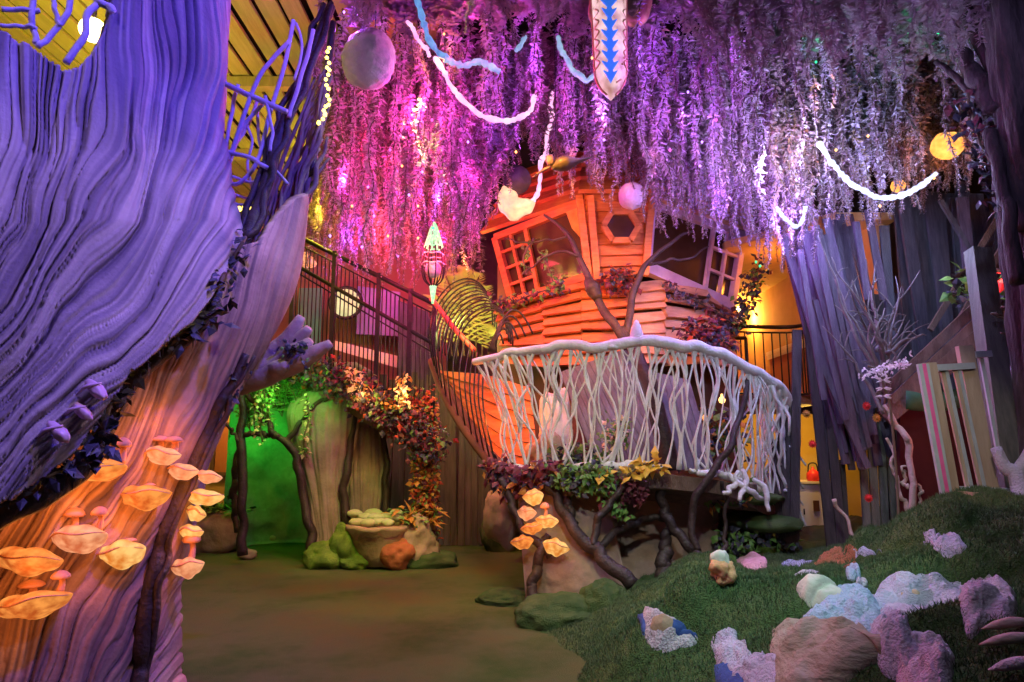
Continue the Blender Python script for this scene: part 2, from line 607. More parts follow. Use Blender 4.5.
def hA(x, y, q, only_s=False):
    # the grain runs straight down the upper trunk and sweeps outward into the root below
    yy = np.clip(y, -120, 620)
    g = np.interp(yy, [-120, 60, 150, 220, 300, 400, 500, 620], [-6, 0, 8, 30, 92, 190, 300, 430])
    wv = 9 * np.sin(yy / 52 + x / 90) * np.clip((200 - yy) / 150, 0, 1)
    s = x + g + wv + 16 * vnoise(n3(x / 70, y / 110), 11) + 5 * vnoise(n3(x / 28, y / 60), 12)
    if only_s:
        return s
    big = vnoise(n3(s / 42, y / 420), 21)
    fade = np.clip((252 - x) / 30, .55, 1)
    return -.075 + fade * (.07 * big + .036 * grooves(s, y / 330, 15, 22) + .036 * grooves(s, y / 280, 6.2, 23) + .005 * vnoise(n3(s / 2.6, y / 60), 24))


rowsA = [(-140, 226, 4.3, 1.9, 1.35), (0, 223, 4.3, 1.9, 1.35), (60, 220, 4.3, 1.9, 1.35), (105, 213, 4.3, 1.9, 1.35), (150, 224, 4.3, 1.9, 1.35), (195, 232, 4.3, 1.9, 1.35),
         (240, 247, 4.3, 1.95, 1.4), (300, 262, 4.3, 2.0, 1.45), (400, 275, 4.25, 2.05, 1.5), (520, 280, 4.2, 2.1, 1.55), (640, 280, 4.2, 2.1, 1.55)]
A, AX, AY, AN = shell(rowsA, -110, 600, 430, .9, -2.3, 620, hA)
seam_px = [-400, -60, 0, 40, 80, 105, 130, 165, 195, 220, 238, 250, 258, 300]
seam_py = [660, 545, 506, 482, 452, 415, 374, 344, 322, 285, 256, 238, 224, 150]
hole = [(-60, 10), (0, 34), (22, 42), (35, 47), (52, 60), (66, 68), (78, 66), (92, 52), (104, 30), (110, 12), (114, -40), (114, -140), (-60, -140)]


def inside(px, py, poly):
    r = np.zeros(px.shape, bool)
    k = len(poly)
    for i in range(k):
        x1, y1 = poly[i]
        x2, y2 = poly[(i + 1) % k]
        c = ((y1 > py) != (y2 > py)) & (px < (x2 - x1) * (py - y1) / (y2 - y1 + 1e-9) + x1)
        r ^= c
    return r


def sheet(A, AX, AY, AN, keep, thick, S=None):
    nv, nu = keep.shape
    ok = keep[:-1, :-1] & keep[1:, :-1] & keep[:-1, 1:] & keep[1:, 1:]
    idx = np.arange(nv * nu).reshape(nv, nu)
    f = np.stack([idx[:-1, :-1], idx[:-1, 1:], idx[1:, 1:], idx[1:, :-1]], 2)[ok]
    N = nv * nu
    vs = np.concatenate([A.reshape(-1, 3), A.reshape(-1, 3) - AN.reshape(-1, 3) * thick])
    # border edges
    e = np.concatenate([f[:, [0, 1]], f[:, [1, 2]], f[:, [2, 3]], f[:, [3, 0]]])
    key = {}
    for a, b in e.tolist():
        if (b, a) in key:
            del key[(b, a)]
        else:
            key[(a, b)] = 1
    side = [(b, a, a + N, b + N) for a, b in key]
    allf = f.tolist() + (f[:, ::-1] + N).tolist() + side
    used = np.unique(np.array([i for q in allf for i in q]))
    rem = -np.ones(2 * N, dtype=int)
    rem[used] = np.arange(len(used))
    mb = MB()
    mb.v = vs[used].tolist()
    mb.f = [tuple(rem[list(q)]) for q in allf]
    mb.m = [0] * len(mb.f)
    if S is not None:
        g = .5 + .32 * vnoise(n3(S / 3.1, AY.ravel() / 130), 61) + .34 * vnoise(n3(S / 11, AY.ravel() / 240), 62)
        mb.attr = np.concatenate([g, g])[used]
    return mb


AU, AV, AW = shell(rowsA, -110, 600, 430, .9, -2.3, 620, lambda x, y, q: x * 0)[1:]
front = (np.arange(620) >= 40)[None, :]
nz = vnoise(n3(AU.ravel() / 14, AV.ravel() / 14), 5).reshape(AU.shape)
keep = (AV < np.interp(AU, seam_px, seam_py) + 2.5 * nz) | ((~front) & (AV < 200))
keep &= ~inside(AU, AV, hole)
tree = thing('giant_tree', 'huge hollow twisted trunk with ridged bark rising past the frame', 'tree', P(60, 600, 4.2) * 1.0)
tree.location.z = 0
BASE[tree.name] = V(tree.location)
barkA = build('bark', sheet(A, AU, AV, AN, keep, .10, hA(AU.ravel(), AV.ravel(), None, True)), M['bark'], tree)


def hB(x, y, q, only_s=False):
    yy = np.clip(y, 100, 760)
    g = np.interp(yy, [100, 200, 300, 400, 500, 600, 760], [-20, 10, 52, 108, 175, 232, 300])
    k = np.interp(x, [-100, 320], [1.0, .62])
    s = x + g * k + 10 * vnoise(n3(x / 60, y / 120), 31) + 3 * vnoise(n3(x / 25, y / 50), 32)
    if only_s:
        return s
    low = np.clip((y - 380) / 140, 0.25, 1)
    return -.035 - .05 * low + .03 * low * vnoise(n3(s / 45, y / 400), 33) + (.014 + .026 * low) * grooves(s, y / 320, 14, 34) + (.008 + .014 * low) * grooves(s, y / 260, 5.6, 35) + .003 * vnoise(n3(s / 2.4, y / 70), 36)


rowsB = [(60, 326, 4.9, .5, .4), (130, 318, 4.85, .7, .5), (180, 312, 4.8, .95, .6), (235, 305, 4.72, 1.3, .78), (279, 297, 4.62, 1.6, .95), (329, 273, 4.52, 1.9, 1.05), (373, 246, 4.48, 2.0, 1.1), (414, 226, 4.45, 2.0, 1.1), (440, 214, 4.42, 2.0, 1.1),
         (470, 203, 4.4, 2.0, 1.1), (500, 194, 4.4, 2.0, 1.1), (540, 185, 4.4, 2.0, 1.1), (574, 180, 4.4, 2.0, 1.1), (620, 178, 4.4, 2.0, 1.1), (720, 176, 4.4, 2.0, 1.1)]
B, BX, BY, BN = shell(rowsB, 190, 714, 400, 1.2, -2.2, 520, hB)
BU, BV = shell(rowsB, 190, 714, 400, 1.2, -2.2, 520, lambda x, y, q: x * 0)[1:3]
frontB = (np.arange(520) >= 40)[None, :]
lim = np.interp(BU, seam_px, seam_py) - 26
topB = [(0, 0), (236, 246), (262, 240), (280, 214), (300, 192), (330, 180)]
keepB = ((BV > lim) & (BV > np.interp(BU, [200, 236, 262, 280, 300, 330], [0, 246, 240, 214, 196, 190]))) | ((~frontB) & (BV > 300))
barkB = build('root_flare', sheet(B, BU, BV, BN, keepB, .08, hB(BU.ravel(), BV.ravel(), None, True)), M['flare'], tree)
tag(barkB, 'rusty brown flare of the root below the seam')
bvA, bvB = bvh_of([barkA]), bvh_of([barkB])

# seam roll, edge vine and the dark limb: parts of the trunk
def on(bv, pts, off=.03, fb=3.6, n=40):
    q = spl([(p[0], p[1], 0) for p in pts], n)
    out = []
    for p in q:
        loc, nn = hit(bv, p.x, p.y, fb)
        out.append(loc - ray(p.x, p.y).normalized() * off)
    return out


m = MB()
pts = [P(330, 6, 4.95), P(318, 40, 4.9), P(303, 85, 4.8), P(284, 128, 4.7), P(268, 175, 4.6), P(256, 212, 4.5), P(244, 244, 4.35), P(226, 282, 4.2), P(198, 326, 4.0), P(165, 352, 3.86), P(132, 382, 3.75), P(108, 420, 3.6), P(84, 462, 3.5), P(44, 492, 3.35), P(0, 516, 3.25), P(-40, 545, 3.2)]
sp = wob(spl(pts, 70), .02, 3, 14)
m.tube(sp, [.036, .04, .042, .044, .046, .048, .045, .04, .035, .04, .045, .06, .065, .06, .06], 10)
m.tube(wob([q + V((-.05, -.02, 0)) for q in spl(pts[:7], 40)], .025, 8, 16), [.018, .022, .02, .03], 7)
m.tube(wob([q + V((.05, -.03, .02)) for q in spl(pts[:7], 40)], .025, 9, 16), [.018, .026, .02, .03], 7)
build('seam_limb', m, M['limb'], tree)
m = MB()
pts = on(bvB, [(246, 356), (232, 384), (221, 402), (209, 430), (194, 462), (180, 495), (167, 527), (158, 560), (151, 589), (145, 630), (141, 666), (137, 712)], .045, 4.4, 24)
m.tube(wob(spl(pts, 60), .018, 5, 12), [.025, .032, .036, .04, .042, .045, .048, .05, .05], 10)
m.tube(wob(spl([q + V((.05, .0, .0)) for q in pts], 60), .022, 6, 14), [.012, .018, .018, .022, .022], 8)
build('edge_vine', m, M['limb'], tree)


def latt(name, pts, r, parent, mt, seed=0, amp=.007, n=22, sides=8):
    mm = MB()
    mm.tube(wob(spl(pts, n), amp, seed, 5), r, sides)
    return build(name, mm, mt, parent)


Yl = 4.55
LT = [  # the lattice of pale branches in the opening
    ([(222, 82), (250, 96), (287, 112)], .026), ([(238, 84), (230, 120), (226, 158)], .018), ([(258, 98), (246, 128), (232, 152)], .016),
    ([(290, 40), (272, 60), (256, 84), (232, 150), (226, 160)], .020), ([(262, 104), (240, 130), (228, 168)], .018), ([(257, 110), (262, 150), (288, 185)], .014),
    ([(265, 96), (272, 128), (270, 152)], .015), ([(293, 20), (284, 66), (270, 112), (258, 160), (240, 182), (228, 182)], .020), ([(313, 30), (305, 66), (294, 100), (288, 118)], .020),
    ([(226, 150), (250, 158), (268, 168)], .020), ([(232, 176), (252, 182), (262, 176)], .013), ([(234, 194), (252, 200), (258, 196)], .013), ([(234, 204), (256, 206)], .010),
    ([(296, 22), (302, 50), (294, 80)], .013), ([(245, 120), (252, 140), (248, 168), (256, 200)], .013)]
for i, (pt, r) in enumerate(LT):
    latt('lattice_branch', [P(a, b, Yl + .05 * (i % 3)) for a, b in pt], r * .8, tree, M['lilac_branch'], i)
LH = [([(0, 8), (26, 10), (42, 12)], .020), ([(0, 24), (20, 26), (38, 30)], .016), ([(34, -10), (32, 20), (36, 44)], .022), ([(50, -10), (56, 14), (62, 26)], .018), ([(70, -10), (66, 14), (52, 30), (40, 48)], .022),
      ([(102, -10), (92, 12), (80, 40), (66, 62)], .026), ([(90, -6), (104, 4), (114, 12)], .03)]
for i, (pt, r) in enumerate(LH):
    latt('window_branch', [P(a, b, 3.3 + .012 * a * .2) for a, b in pt], r * .72, tree, M['lilac_branch'], 40 + i, .012)
# tangle of thin roots between the dark limb and the right edge
for i in range(20):
    a = R.uniform(0, 1)
    x0, y0 = 332 - 14 * R.random(), R.uniform(60, 170)
    x1 = R.uniform(240, 300)
    y1 = np.interp(x1, [240, 262, 280, 300], [252, 244, 218, 200]) + 6
    p = [(x0, y0, 4.95), ((x0 * 2 + x1) / 3 + R.uniform(-8, 6), y0 + (y1 - y0) * .36, 4.9), ((x0 + x1 * 2) / 3 + R.uniform(-8, 6), y0 + (y1 - y0) * .7, 4.85), (x1, y1, 4.72)]
    latt('aerial_root', W(p), [.010, R.uniform(.012, .022), .012], tree, M['flare'], 80 + i, .03, 18, 6)
latt('edge_limb', W([(331, 20, 5.05), (326, 90, 5.05), (318, 140, 5.0), (312, 180, 4.95), (300, 215, 4.9), (292, 246, 4.82)]), [.03, .035, .036, .04, .05], tree, M['limb'], 61, .03, 30, 9)
# splayed root with blunt fingers at the trunk's edge
fing = [[(238, 372, 5.0), (262, 360, 5.0), (285, 345, 4.98), (302, 318, 4.95)], [(236, 372, 5.05), (268, 362, 5.0), (290, 350, 4.95), (309, 330, 4.9)], [(238, 376, 5.0), (270, 366, 4.95), (296, 352, 4.9), (311, 338, 4.85)],
        [(240, 380, 5.0), (275, 372, 4.95), (300, 362, 4.85), (328, 344, 4.8)], [(238, 378, 5.0), (262, 374, 5.0), (278, 370, 4.9), (290, 366, 4.8)]]
for i, f_ in enumerate(fing):
    mm = MB()
    mm.tube(wob(spl(W(f_), 22), .02, i + 5, 5), [.12, .10, .085, .08, .075, .07, .055, .03], 12)
    build('root_finger', mm, M['cream_log'], tree)


# ================================================================== foliage helper
def leaf(mb, p, d, up, L, w, mi=0, fold=.25):
    d = V(d).normalized()
    s = d.cross(V(up))
    s = s.normalized() if s.length > 1e-4 else d.orthogonal().normalized()
    u = s.cross(d)
    a = p
    t = p + d * L - u * L * .15
    c = p + d * L * .45 + u * L * fold * .3
    l, r = p + d * L * .42 + s * w, p + d * L * .42 - s * w
    mb.add([a, l, t, r, c], [(0, 4, 1), (1, 4, 2), (2, 4, 3), (3, 4, 0)], mi)


def rv(s=1.0):
    return V((R.gauss(0, s), R.gauss(0, s), R.gauss(0, s)))


def gz_(s):
    return max(-1.5 * s, min(1.5 * s, R.gauss(0, s)))


def ivy(mb, path, n, spread, L, mis, droop=.5, stemr=.012, smi=0):
    """leafy stems along a path"""
    path = [V(p) for p in path]
    mb.tube(wob(path, spread * .2, len(path), 9), stemr, 6, smi)
    for i in range(n):
        t = R.random() * (len(path) - 1)
        j = min(int(t), len(path) - 2)
        p = path[j].lerp(path[j + 1], t - j) + V((gz_(spread), gz_(spread * .7), gz_(spread)))
        d = rv()
        d.z -= droop
        d.y -= .3
        l = L * R.uniform(.55, 1.3)
        leaf(mb, p, d, V((0, -.6, 1)) + rv(.5), l, l * R.uniform(.26, .40), R.choice(mis))


def foliage(name, label, cat, path, n, spread, L, mats, mis, droop=.5, parent=None, group=None, stemr=.012):
    mb = MB()
    ivy(mb, path, n, spread, L, mis, droop, stemr)
    if parent is None:
        o = build(name, mb, mats, None, False)
        return tag(o, label, cat, group)
    return build(name, mb, mats, parent, False)


foliage('ivy_garland', 'dark ivy garland climbing the seam of the purple trunk', 'ivy', on(bvA, [(246, 236), (232, 262), (222, 280), (214, 296)], .05, 4.1, 14), 70, .035, .075, [M['stem'], M['dark_leaf']], [1])
foliage('ivy_garland', 'dark ivy garland lying along the lower seam above the glowing brackets', 'ivy',
        spl(W([(226, 308, 4.0), (200, 322, 3.92), (172, 336, 3.8), (140, 352, 3.66), (122, 376, 3.6), (110, 402, 3.5), (104, 430, 3.45), (96, 448, 3.4), (60, 470, 3.25), (20, 486, 3.12), (-20, 500, 3.05)]), 50), 320, .045, .085, [M['stem'], M['dark_leaf']], [1])
foliage('ivy_tuft', 'small dark ivy tuft beside the lit root edge near the finger root', 'ivy', on(bvB, [(244, 366), (230, 394), (216, 424)], .07, 4.3, 12), 40, .03, .06, [M['stem'], M['dark_leaf']], [1])
# shiny purple shells caught under the seam
for (px, py, r, lb) in ((100, 398, .07, 'glossy purple shell in the seam among the dark ivy leaves, topmost'), (86, 420, .06, 'glossy violet shell wedged in the dark seam between two others'), (62, 440, .07, 'glossy purple shell lowest along the dark seam')):
    c, nn = hit(bvA, px - 3, py - 8, 3.5)
    m = MB()
    m.blob(c - ray(px, py) * .05, (r * .9, r * .45, r * .4), .18, 2, 3, px, rot=Matrix.Rotation(.7, 4, 'Y'))
    m.tube(spl([c + V((-r * .8, -.06, -r * .4)), c + V((0, -.09, r * .1)), c + V((r * .8, -.06, r * .4))], 8), [.004, .010, .004], 6)
    tag(build('shell', m, M['purple_shell']), lb, 'shell', 'shells in the trunk seam')


# ================================================================== glowing bracket mushrooms
def bracket(px, py, w_px, h_px, mt, label, tilt=0.0, toads=(), bv=None, fb=4.0, group='glowing bracket mushrooms on the trunk', Lw=1.5, out=.35, lamp=True):
    c, nn = hit(bv if bv else bvB, px, py, fb)
    dep = (c - EYE).y * CT + (c - EYE).z * ST
    hw, hh = w_px / 2 / F * dep, h_px / 2 / F * dep
    c = c - V((nn.x * 0 + .0, -1, 0)) * 0 + V((0, -1, 0)) * hw * out
    root = thing('bracket_mushroom', label, 'mushroom', c, group)
    Rm = Matrix.Rotation(-tilt, 3, 'Y')
    m = MB()
    nu, nr = 28, 9
    vs, fs = [], []
    sk = R.uniform(-.25, .25)
    for side in (1, -1):
        for i in range(nu + 1):
            t = -1 + 2 * i / nu
            wdt = max(0.0, 1 - abs(t) ** 1.9) ** .85 * (1 + sk * t)
            for j in range(nr):
                a = -1 + 2 * j / (nr - 1)
                y = a * wdt * hw * .75
                z = side * hh * wdt * (1 - a * a) ** .6 * (1.0 if side < 0 else .85) - a * wdt * hh * .55 + .02 * math.sin(t * 9 + px) * wdt * hh * 4
                z += hh * .12 * t * t
                vs.append(c + Rm @ V((t * hw, y * .9, z)) + V((0, 0, .05 * hh * math.sin(t * 6.5 + px * 1.7) * wdt)))
    k = (nu + 1) * nr
    for s in range(2):
        for i in range(nu):
            for j in range(nr - 1):
                q = (s * k + i * nr + j, s * k + (i + 1) * nr + j, s * k + (i + 1) * nr + j + 1, s * k + i * nr + j + 1)
                fs.append(q if s else q[::-1])
    m.add(vs, fs)
    shade = build('cap', m, mt, root)
    m = MB()
    m.tube([c + Rm @ V((t * hw, -.75 * hw * .9 * (max(0, 1 - abs(t) ** 1.9) ** .85) * .96 - .004, hh * (.50 * max(0, 1 - t * t) + .12 * t * t) + .008 * math.sin(5 * t + px))) for t in np.linspace(-.96, .96, 20)], [.002, .006, .007, .005, .002], 6)
    build('midrib', m, M['mush_skin'], shade)
    for (tx, hgt, cr) in toads:
        b = c + Rm @ V((tx * hw, .1 * hw, hh * .45))
        k_ = F / dep
        H, Rr = hgt / k_, cr / k_
        m = MB()
        m.tube(spl([b, b + V((.008, 0, H * .55)), b + V((-.004, 0, H * .92))], 7), [Rr * .42, Rr * .3, Rr * .34], 10)
        st = build('toadstool', m, M['mush_skin'], root)
        m = MB()
        m.lathe(b + V((-.004, 0, H * .8)), [(Rr * .3, .0), (Rr * .85, -.02 * H), (Rr, .06 * H), (Rr * .92, .2 * H), (Rr * .6, .38 * H), (Rr * .2, .46 * H), (.001, .47 * H)], 18)
        build('toadstool_cap', m, M['mush_skin'], st)
    if lamp:
        point(c + V((hw * .2, -.12, hh * 1.0 + .12)), (1, .27, .04), Lw, .10)
        point(c + V((0, -.14, -hh - .10)), (1, .27, .04), Lw * .5, .10)
    return root


def point(loc, col, watts, rad=.05):
    l = bpy.data.lights.new('lamp', 'POINT')
    l.color = col
    l.energy = watts
    l.shadow_soft_size = rad
    o = bpy.data.objects.new('lamp', l)
    o.location = loc
    COL.objects.link(o)
    return o


def spot(loc, to, col, watts, ang=60, rad=.1, blend=.6):
    l = bpy.data.lights.new('spotlight', 'SPOT')
    l.color = col
    l.energy = watts
    l.spot_size = math.radians(ang)
    l.spot_blend = blend
    l.shadow_soft_size = rad
    o = bpy.data.objects.new('spotlight', l)
    o.location = loc
    o.rotation_euler = (V(to) - V(loc)).to_track_quat('-Z', 'Y').to_euler()
    COL.objects.link(o)
    return o


MUSH = [
    (103, 470, 60, 20, 'amber', 'amber bracket lamp nearest the dark ivy, one tall toadstool on its tip', .12, ((.75, 20, 9), (-.6, 8, 4))),
    (165, 455, 40, 18, 'amber_pale', 'pale pink bracket lamp at the top of the root flare under two orange toadstools', -.05, ((-.2, 12, 10), (.55, 12, 9))),
    (184, 471, 36, 16, 'amber_pale', 'pale bracket lamp straddling the dark edge vine, no toadstools', -.02, ()),
    (150, 496, 54, 24, 'amber', 'deep orange bracket lamp with a dark spotted midrib in the middle of the root flare', .10, ((.15, 6, 5),)),
    (85, 537, 58, 28, 'amber_pale', 'pale pink bracket lamp carrying two toadstools side by side on the root flare', .08, ((-.25, 19, 10), (.62, 18, 8))),
    (36, 558, 72, 28, 'amber', 'broad orange bracket lamp without toadstools above the lowest bracket', -.05, ()),
    (125, 553, 52, 26, 'yellow', 'bright yellow ribbed bracket lamp on the root flare', .22, ((.4, 6, 6),)),
    (43, 601, 78, 26, 'amber', 'lowest orange bracket lamp on the trunk, a dome and a slim toadstool on it', .22, ((-.12, 14, 12), (.62, 16, 9))),
]
for (px, py, w, h, e, lb, t, td) in MUSH:
    bracket(px, py, w, h, E[e], lb, t, td)
EDGE = [
    (205, 476, 34, 13, 'amber_pale', 'small pale bracket lamp topmost beyond the edge vine, pointing at the alcove', -.15, ()),
    (203, 497, 42, 16, 'yellow', 'long yellow bracket lamp beyond the edge vine, pointing at the mossy boulder', -.02, ()),
    (195, 513, 22, 16, 'yellow', 'stubby yellow bracket lamp tucked behind the edge vine', -.3, ()),
    (190, 532, 26, 16, 'yellow', 'small yellow bracket lamp just above the mauve toadstool', -.05, ()),
    (187, 567, 34, 20, 'amber_pale', 'lowest bracket lamp beyond the edge vine with a mauve toadstool on it', .2, ((.15, 24, 9),)),
]
for (px, py, w, h, e, lb, t, td) in EDGE:
    bracket(px + 1, py, w, h, E[e], lb, t, td, bv=BVHTree.FromPolygons([V((0, 50, 0)), V((1, 50, 0)), V((0, 50, 1))], [(0, 1, 2)]), fb=4.32, group='glowing bracket mushrooms beyond the edge vine', out=.0, Lw=.8)
# ================================================================== alcove, grotto
def wallquad(name, pts, mt, label, th=.08, **k):
    m = MB()
    m.slab(pts, th)
    return struct(name, m, mt, label, **k)


# orange-lit alcove left of the grotto
m = MB()
a, b = P(150, 600, 12.2), P(246, 600, 11.9)
m.slab([V((a.x, 12.2, 0)), V((b.x, 11.9, 0)), V((b.x, 11.9, 3.1)), V((a.x, 12.2, 3.1))], .1, 0, V((0, 1, 0)))
for z in (1.15, 1.75, 2.3):
    m.beam((a.x, 12.18, z), (b.x, 11.88, z), .03, .04)
struct('wall_alcove', m, M['warm_wall'], 'ochre board wall of the lit alcove')
fr = thing('picture_frame', 'dark wooden picture frame on the orange alcove wall', 'picture', P(221, 474, 11.9))
m = MB()
q = [P(212, 474, 11.93), P(229, 474, 11.88), P(231, 424, 11.88), P(216, 424, 11.93)]
for i in range(4):
    m.beam(q[i], q[(i + 1) % 4], .06, .06, (0, 1, 0))
build('frame', m, M['brown_beam'], fr, False)
m = MB()
m.slab([p + V((0, .02, 0)) for p in q], .02, 0, V((0, 1, 0)))
build('picture', m, M['red_wall'], fr, False)


def rock(name, label, cat, c, rad, mt, amp=.18, freq=1.4, seed=1, sub=4, group=None, ridged=False, rot=None):
    m = MB()
    m.blob(c, rad, amp, freq, sub, seed, ridged=ridged, rot=rot)
    return tag(build(name, m, mt), label, cat, group)


def ground(px, py):
    return G(px, py)


# planter boulder in front of the alcove
g = G(212, 552)
rock('boulder', 'grey-brown boulder planter in front of the orange alcove', 'rock', g + V((-.05, .25, .22)), (.45, .35, .36), M['rock'], .2, 1.3, 4)
m = MB()
for i in range(150):
    p = g + V((R.gauss(-.05, .20), .2 + R.gauss(0, .13), .58 + R.gauss(0, .06)))
    leaf(m, p, V((R.gauss(0, 1), R.gauss(-.3, 1), R.gauss(.6, .5))), V((0, 0, 1)), R.uniform(.10, .2), R.uniform(.03, .06), R.choice((0, 0, 1)))
tag(build('leafy_plant', m, [M['green_leaf'], M['moss']], None, False), 'low leafy plant spilling over the boulder by the alcove', 'plant')

# green cave: a curved back wall
m = MB()
nu, nv = 40, 40
A_ = np.zeros((nv, nu, 3))
cx = (P(236, 540, 10.7).x + P(330, 540, 10.7).x) / 2
for i in range(nv):
    for j in range(nu):
        an = math.pi * (j / (nu - 1))
        A_[i, j] = (cx - .95 * math.cos(an), 10.75 + .95 * math.sin(an), 2.75 * i / (nv - 1))
q = A_.reshape(-1, 3)
q += (fbm(q * 2.2, 4, 9) * .07)[:, None] * np.array([[.3, -1, 0]])
m.grid(q.reshape(A_.shape), 0, .08, (0, .6, 0))
m.box((cx, 11.2, 2.82), (2.1, 1.3, .1))
tag(build('grotto_shell', m, M['grot']), 'mottled plaster grotto cave lit bright green', 'cave')
for k, (px, py, rx) in enumerate(((262, 545, .17), (292, 542, .26), (312, 541, .16))):
    g = G(px, py)
    rock('cobble', ('rounded cobble on the grotto floor against the front left trunk', 'broad flat cobble in the middle of the grotto floor', 'small cobble on the grotto floor under the bark pillar')[k], 'stone', g + V((0, .3, .09)), (rx, .15, .10), M['rock'], .1, 1.2, 20 + k, 3, 'cobbles in the grotto')


def pillar(name, rows, seed, mt, depth=.5, nu=150, nv=170, amp=.05, per=.06):
    """a bark trunk given by its left and right edges per row, round in plan"""
    py = np.linspace(rows[0][0], rows[-1][0], nv)
    r = smooth_rows(rows, py, 8)
    an = np.linspace(0, 2 * math.pi, nu, endpoint=False)
    pts = np.zeros((nv, nu, 3))
    for i in range(nv):
        xl, xr, Yc = r[i]
        a, b = P(xl, py[i], Yc), P(xr, py[i], Yc)
        cx, rx = (a.x + b.x) / 2, (b.x - a.x) / 2
        ry = max(.06, rx * depth)
        s = an / (2 * math.pi)
        u = np.stack([np.cos(an) * 1.6, np.sin(an) * 1.6, np.full_like(an, a.z * .9)], 1)
        s2 = np.stack([np.cos(an) / per * .35, np.sin(an) / per * .35, np.full_like(an, a.z * .5)], 1)
        h = amp * .6 * fbm(u, 3, seed) + amp * .8 * np.abs(vnoise(s2, seed + 3)) ** .6 + amp * .35 * np.abs(vnoise(s2 * 2.3, seed + 4)) ** .6
        pts[i, :, 0] = cx + (rx + h - amp * .6) * np.cos(an)
        pts[i, :, 1] = Yc + (ry + h) * np.sin(an)
        pts[i, :, 2] = a.z
    m = MB()
    m.grid(pts, 0, 0, wrap=True)
    n = nu
    m.f.append(tuple(range(n)))
    m.f.append(tuple((nv - 1) * n + j for j in range(n - 1, -1, -1)))
    m.m += [0, 0]
    return build(name, m, mt)


tag(pillar('bark_trunk', [(384, 316, 352, 10.2), (396, 296, 358, 10.1), (410, 286, 359, 10.05), (440, 290, 357, 10), (470, 300, 350, 9.95), (505, 309, 346, 9.9), (535, 313, 346, 9.85), (560, 312, 350, 9.8)], 3, M['pillar'], .45),
    'broad bark pillar flaring at the top beside the green cave', 'pillar')
tag(pillar('bark_trunk', [(392, 362, 372, 10.3), (410, 356, 376, 10.3), (440, 350, 382, 10.25), (470, 348, 384, 10.2), (505, 350, 380, 10.15), (535, 353, 376, 10.1), (558, 352, 378, 10.05)], 7, M['pillar'], .5),
    'narrower pinkish bark pillar beside the dark plank wall', 'pillar')
t = thing('gnarled_trunk', 'dark gnarled trunk between the two bark pillars', 'tree', P(350, 556, 9.8))
for pt, r in (([(358, 392, 10.0), (353, 430, 9.95), (346, 470, 9.8), (344, 505, 9.75), (350, 535, 9.75), (362, 558, 9.75)], [.08, .07, .075, .08, .09, .16]), ([(380, 400, 10.1), (384, 440, 10.1), (386, 480, 10.05), (382, 530, 10.0), (378, 560, 9.95)], [.05, .05, .06, .05, .06])):
    m = MB()
    m.tube(wob(spl(W(pt), 36), .04, 3, 12), [q * .75 for q in r], 10)
    build('stem', m, M['limb'], t)
# dark arch of gnarled branches in front of the cave
t = thing('branch_arch', 'dark gnarled branch arch framing the green cave', 'arch', G(243, 556))
for nm, pt, r in (('post', [(247, 372, 9.9), (243, 400, 9.8), (241, 440, 9.75), (243, 480, 9.7), (243, 520, 9.7), (242, 558, 9.65)], [.05, .07, .09, .09, .08, .10]),
                  ('post', [(273, 434, 9.75), (292, 448, 9.7), (299, 470, 9.7), (304, 500, 9.7), (311, 530, 9.65), (312, 558, 9.65)], [.05, .08, .09, .08, .085, .11]),
                  ('crossbar', [(243, 436, 9.75), (258, 434, 9.72), (274, 435, 9.75)], [.05, .05, .05]), ('brace', [(240, 384, 9.85), (256, 408, 9.8), (268, 424, 9.75), (278, 438, 9.7)], [.04, .06, .06, .06]),
                  ('brace', [(284, 442, 9.75), (300, 422, 9.8), (318, 405, 9.85), (338, 392, 9.9)], [.06, .05, .04, .03]), ('brace', [(222, 420, 9.7), (232, 432, 9.72), (242, 446, 9.75)], [.02, .03, .03]),
                  ('post', [(238, 450, 9.9), (234, 490, 9.9), (236, 530, 9.85)], [.05, .08, .05])):
    m = MB()
    m.tube(wob(spl(W(pt), 30), .035, len(pt), 11), [q * .72 for q in r], 10)
    build(nm, m, M['limb'], t)
rock('pale_stone', 'small pale stone at the foot of the dark branch arch', 'stone', G(247, 558) + V((0, .02, .05)), (.13, .1, .08), M['rock'], .15, 1.3, 8, 3)

# fern clump and trailing vines over the cave
m = MB()
for px in range(246, 318, 4):
    base = P(px + R.uniform(-3, 3), R.uniform(392, 432), R.uniform(9.95, 10.4))
    for k in range(5):
        tip = base + V((R.gauss(0, .22), R.gauss(-.1, .1), R.uniform(.15, .55)))
        pp = spl([base, base.lerp(tip, .5) + V((0, 0, .12)), tip], 9)
        m.tube(pp, .006, 5, 0)
        for q in range(1, 9):
            for s in (-1, 1):
                leaf(m, pp[q], V((s, -.4, .2)) + rv(.2), V((0, -.5, 1)), .10 * (1.15 - q / 10), .03, 1)
tag(build('fern', m, [M['stem'], M['green_leaf']], None, False), 'bright green fern fronds growing over the cave mouth', 'plant')
for k, px in enumerate((256, 262, 270, 306)):
    y0 = (372, 380, 368, 396)[k]
    pth = spl(W([(px, y0, 9.75), (px + 3, y0 + 22, 9.7), (px - 2, y0 + 44, 9.7), (px + 1, y0 + 62, 9.7)]), 20)
    foliage('hanging_vine', ('pale green vine hanging beside the left cave post', 'pale green vine hanging over the cave mouth just right of the left post', 'pale green vine hanging before the fern fronds', 'short pale green vine hanging by the flared pillar top')[k], 'vine', pth, 90, .035, .07, [M['stem'], M['green_leaf'], M['cream_leaf']], [1, 1, 2], group='vines over the cave mouth')

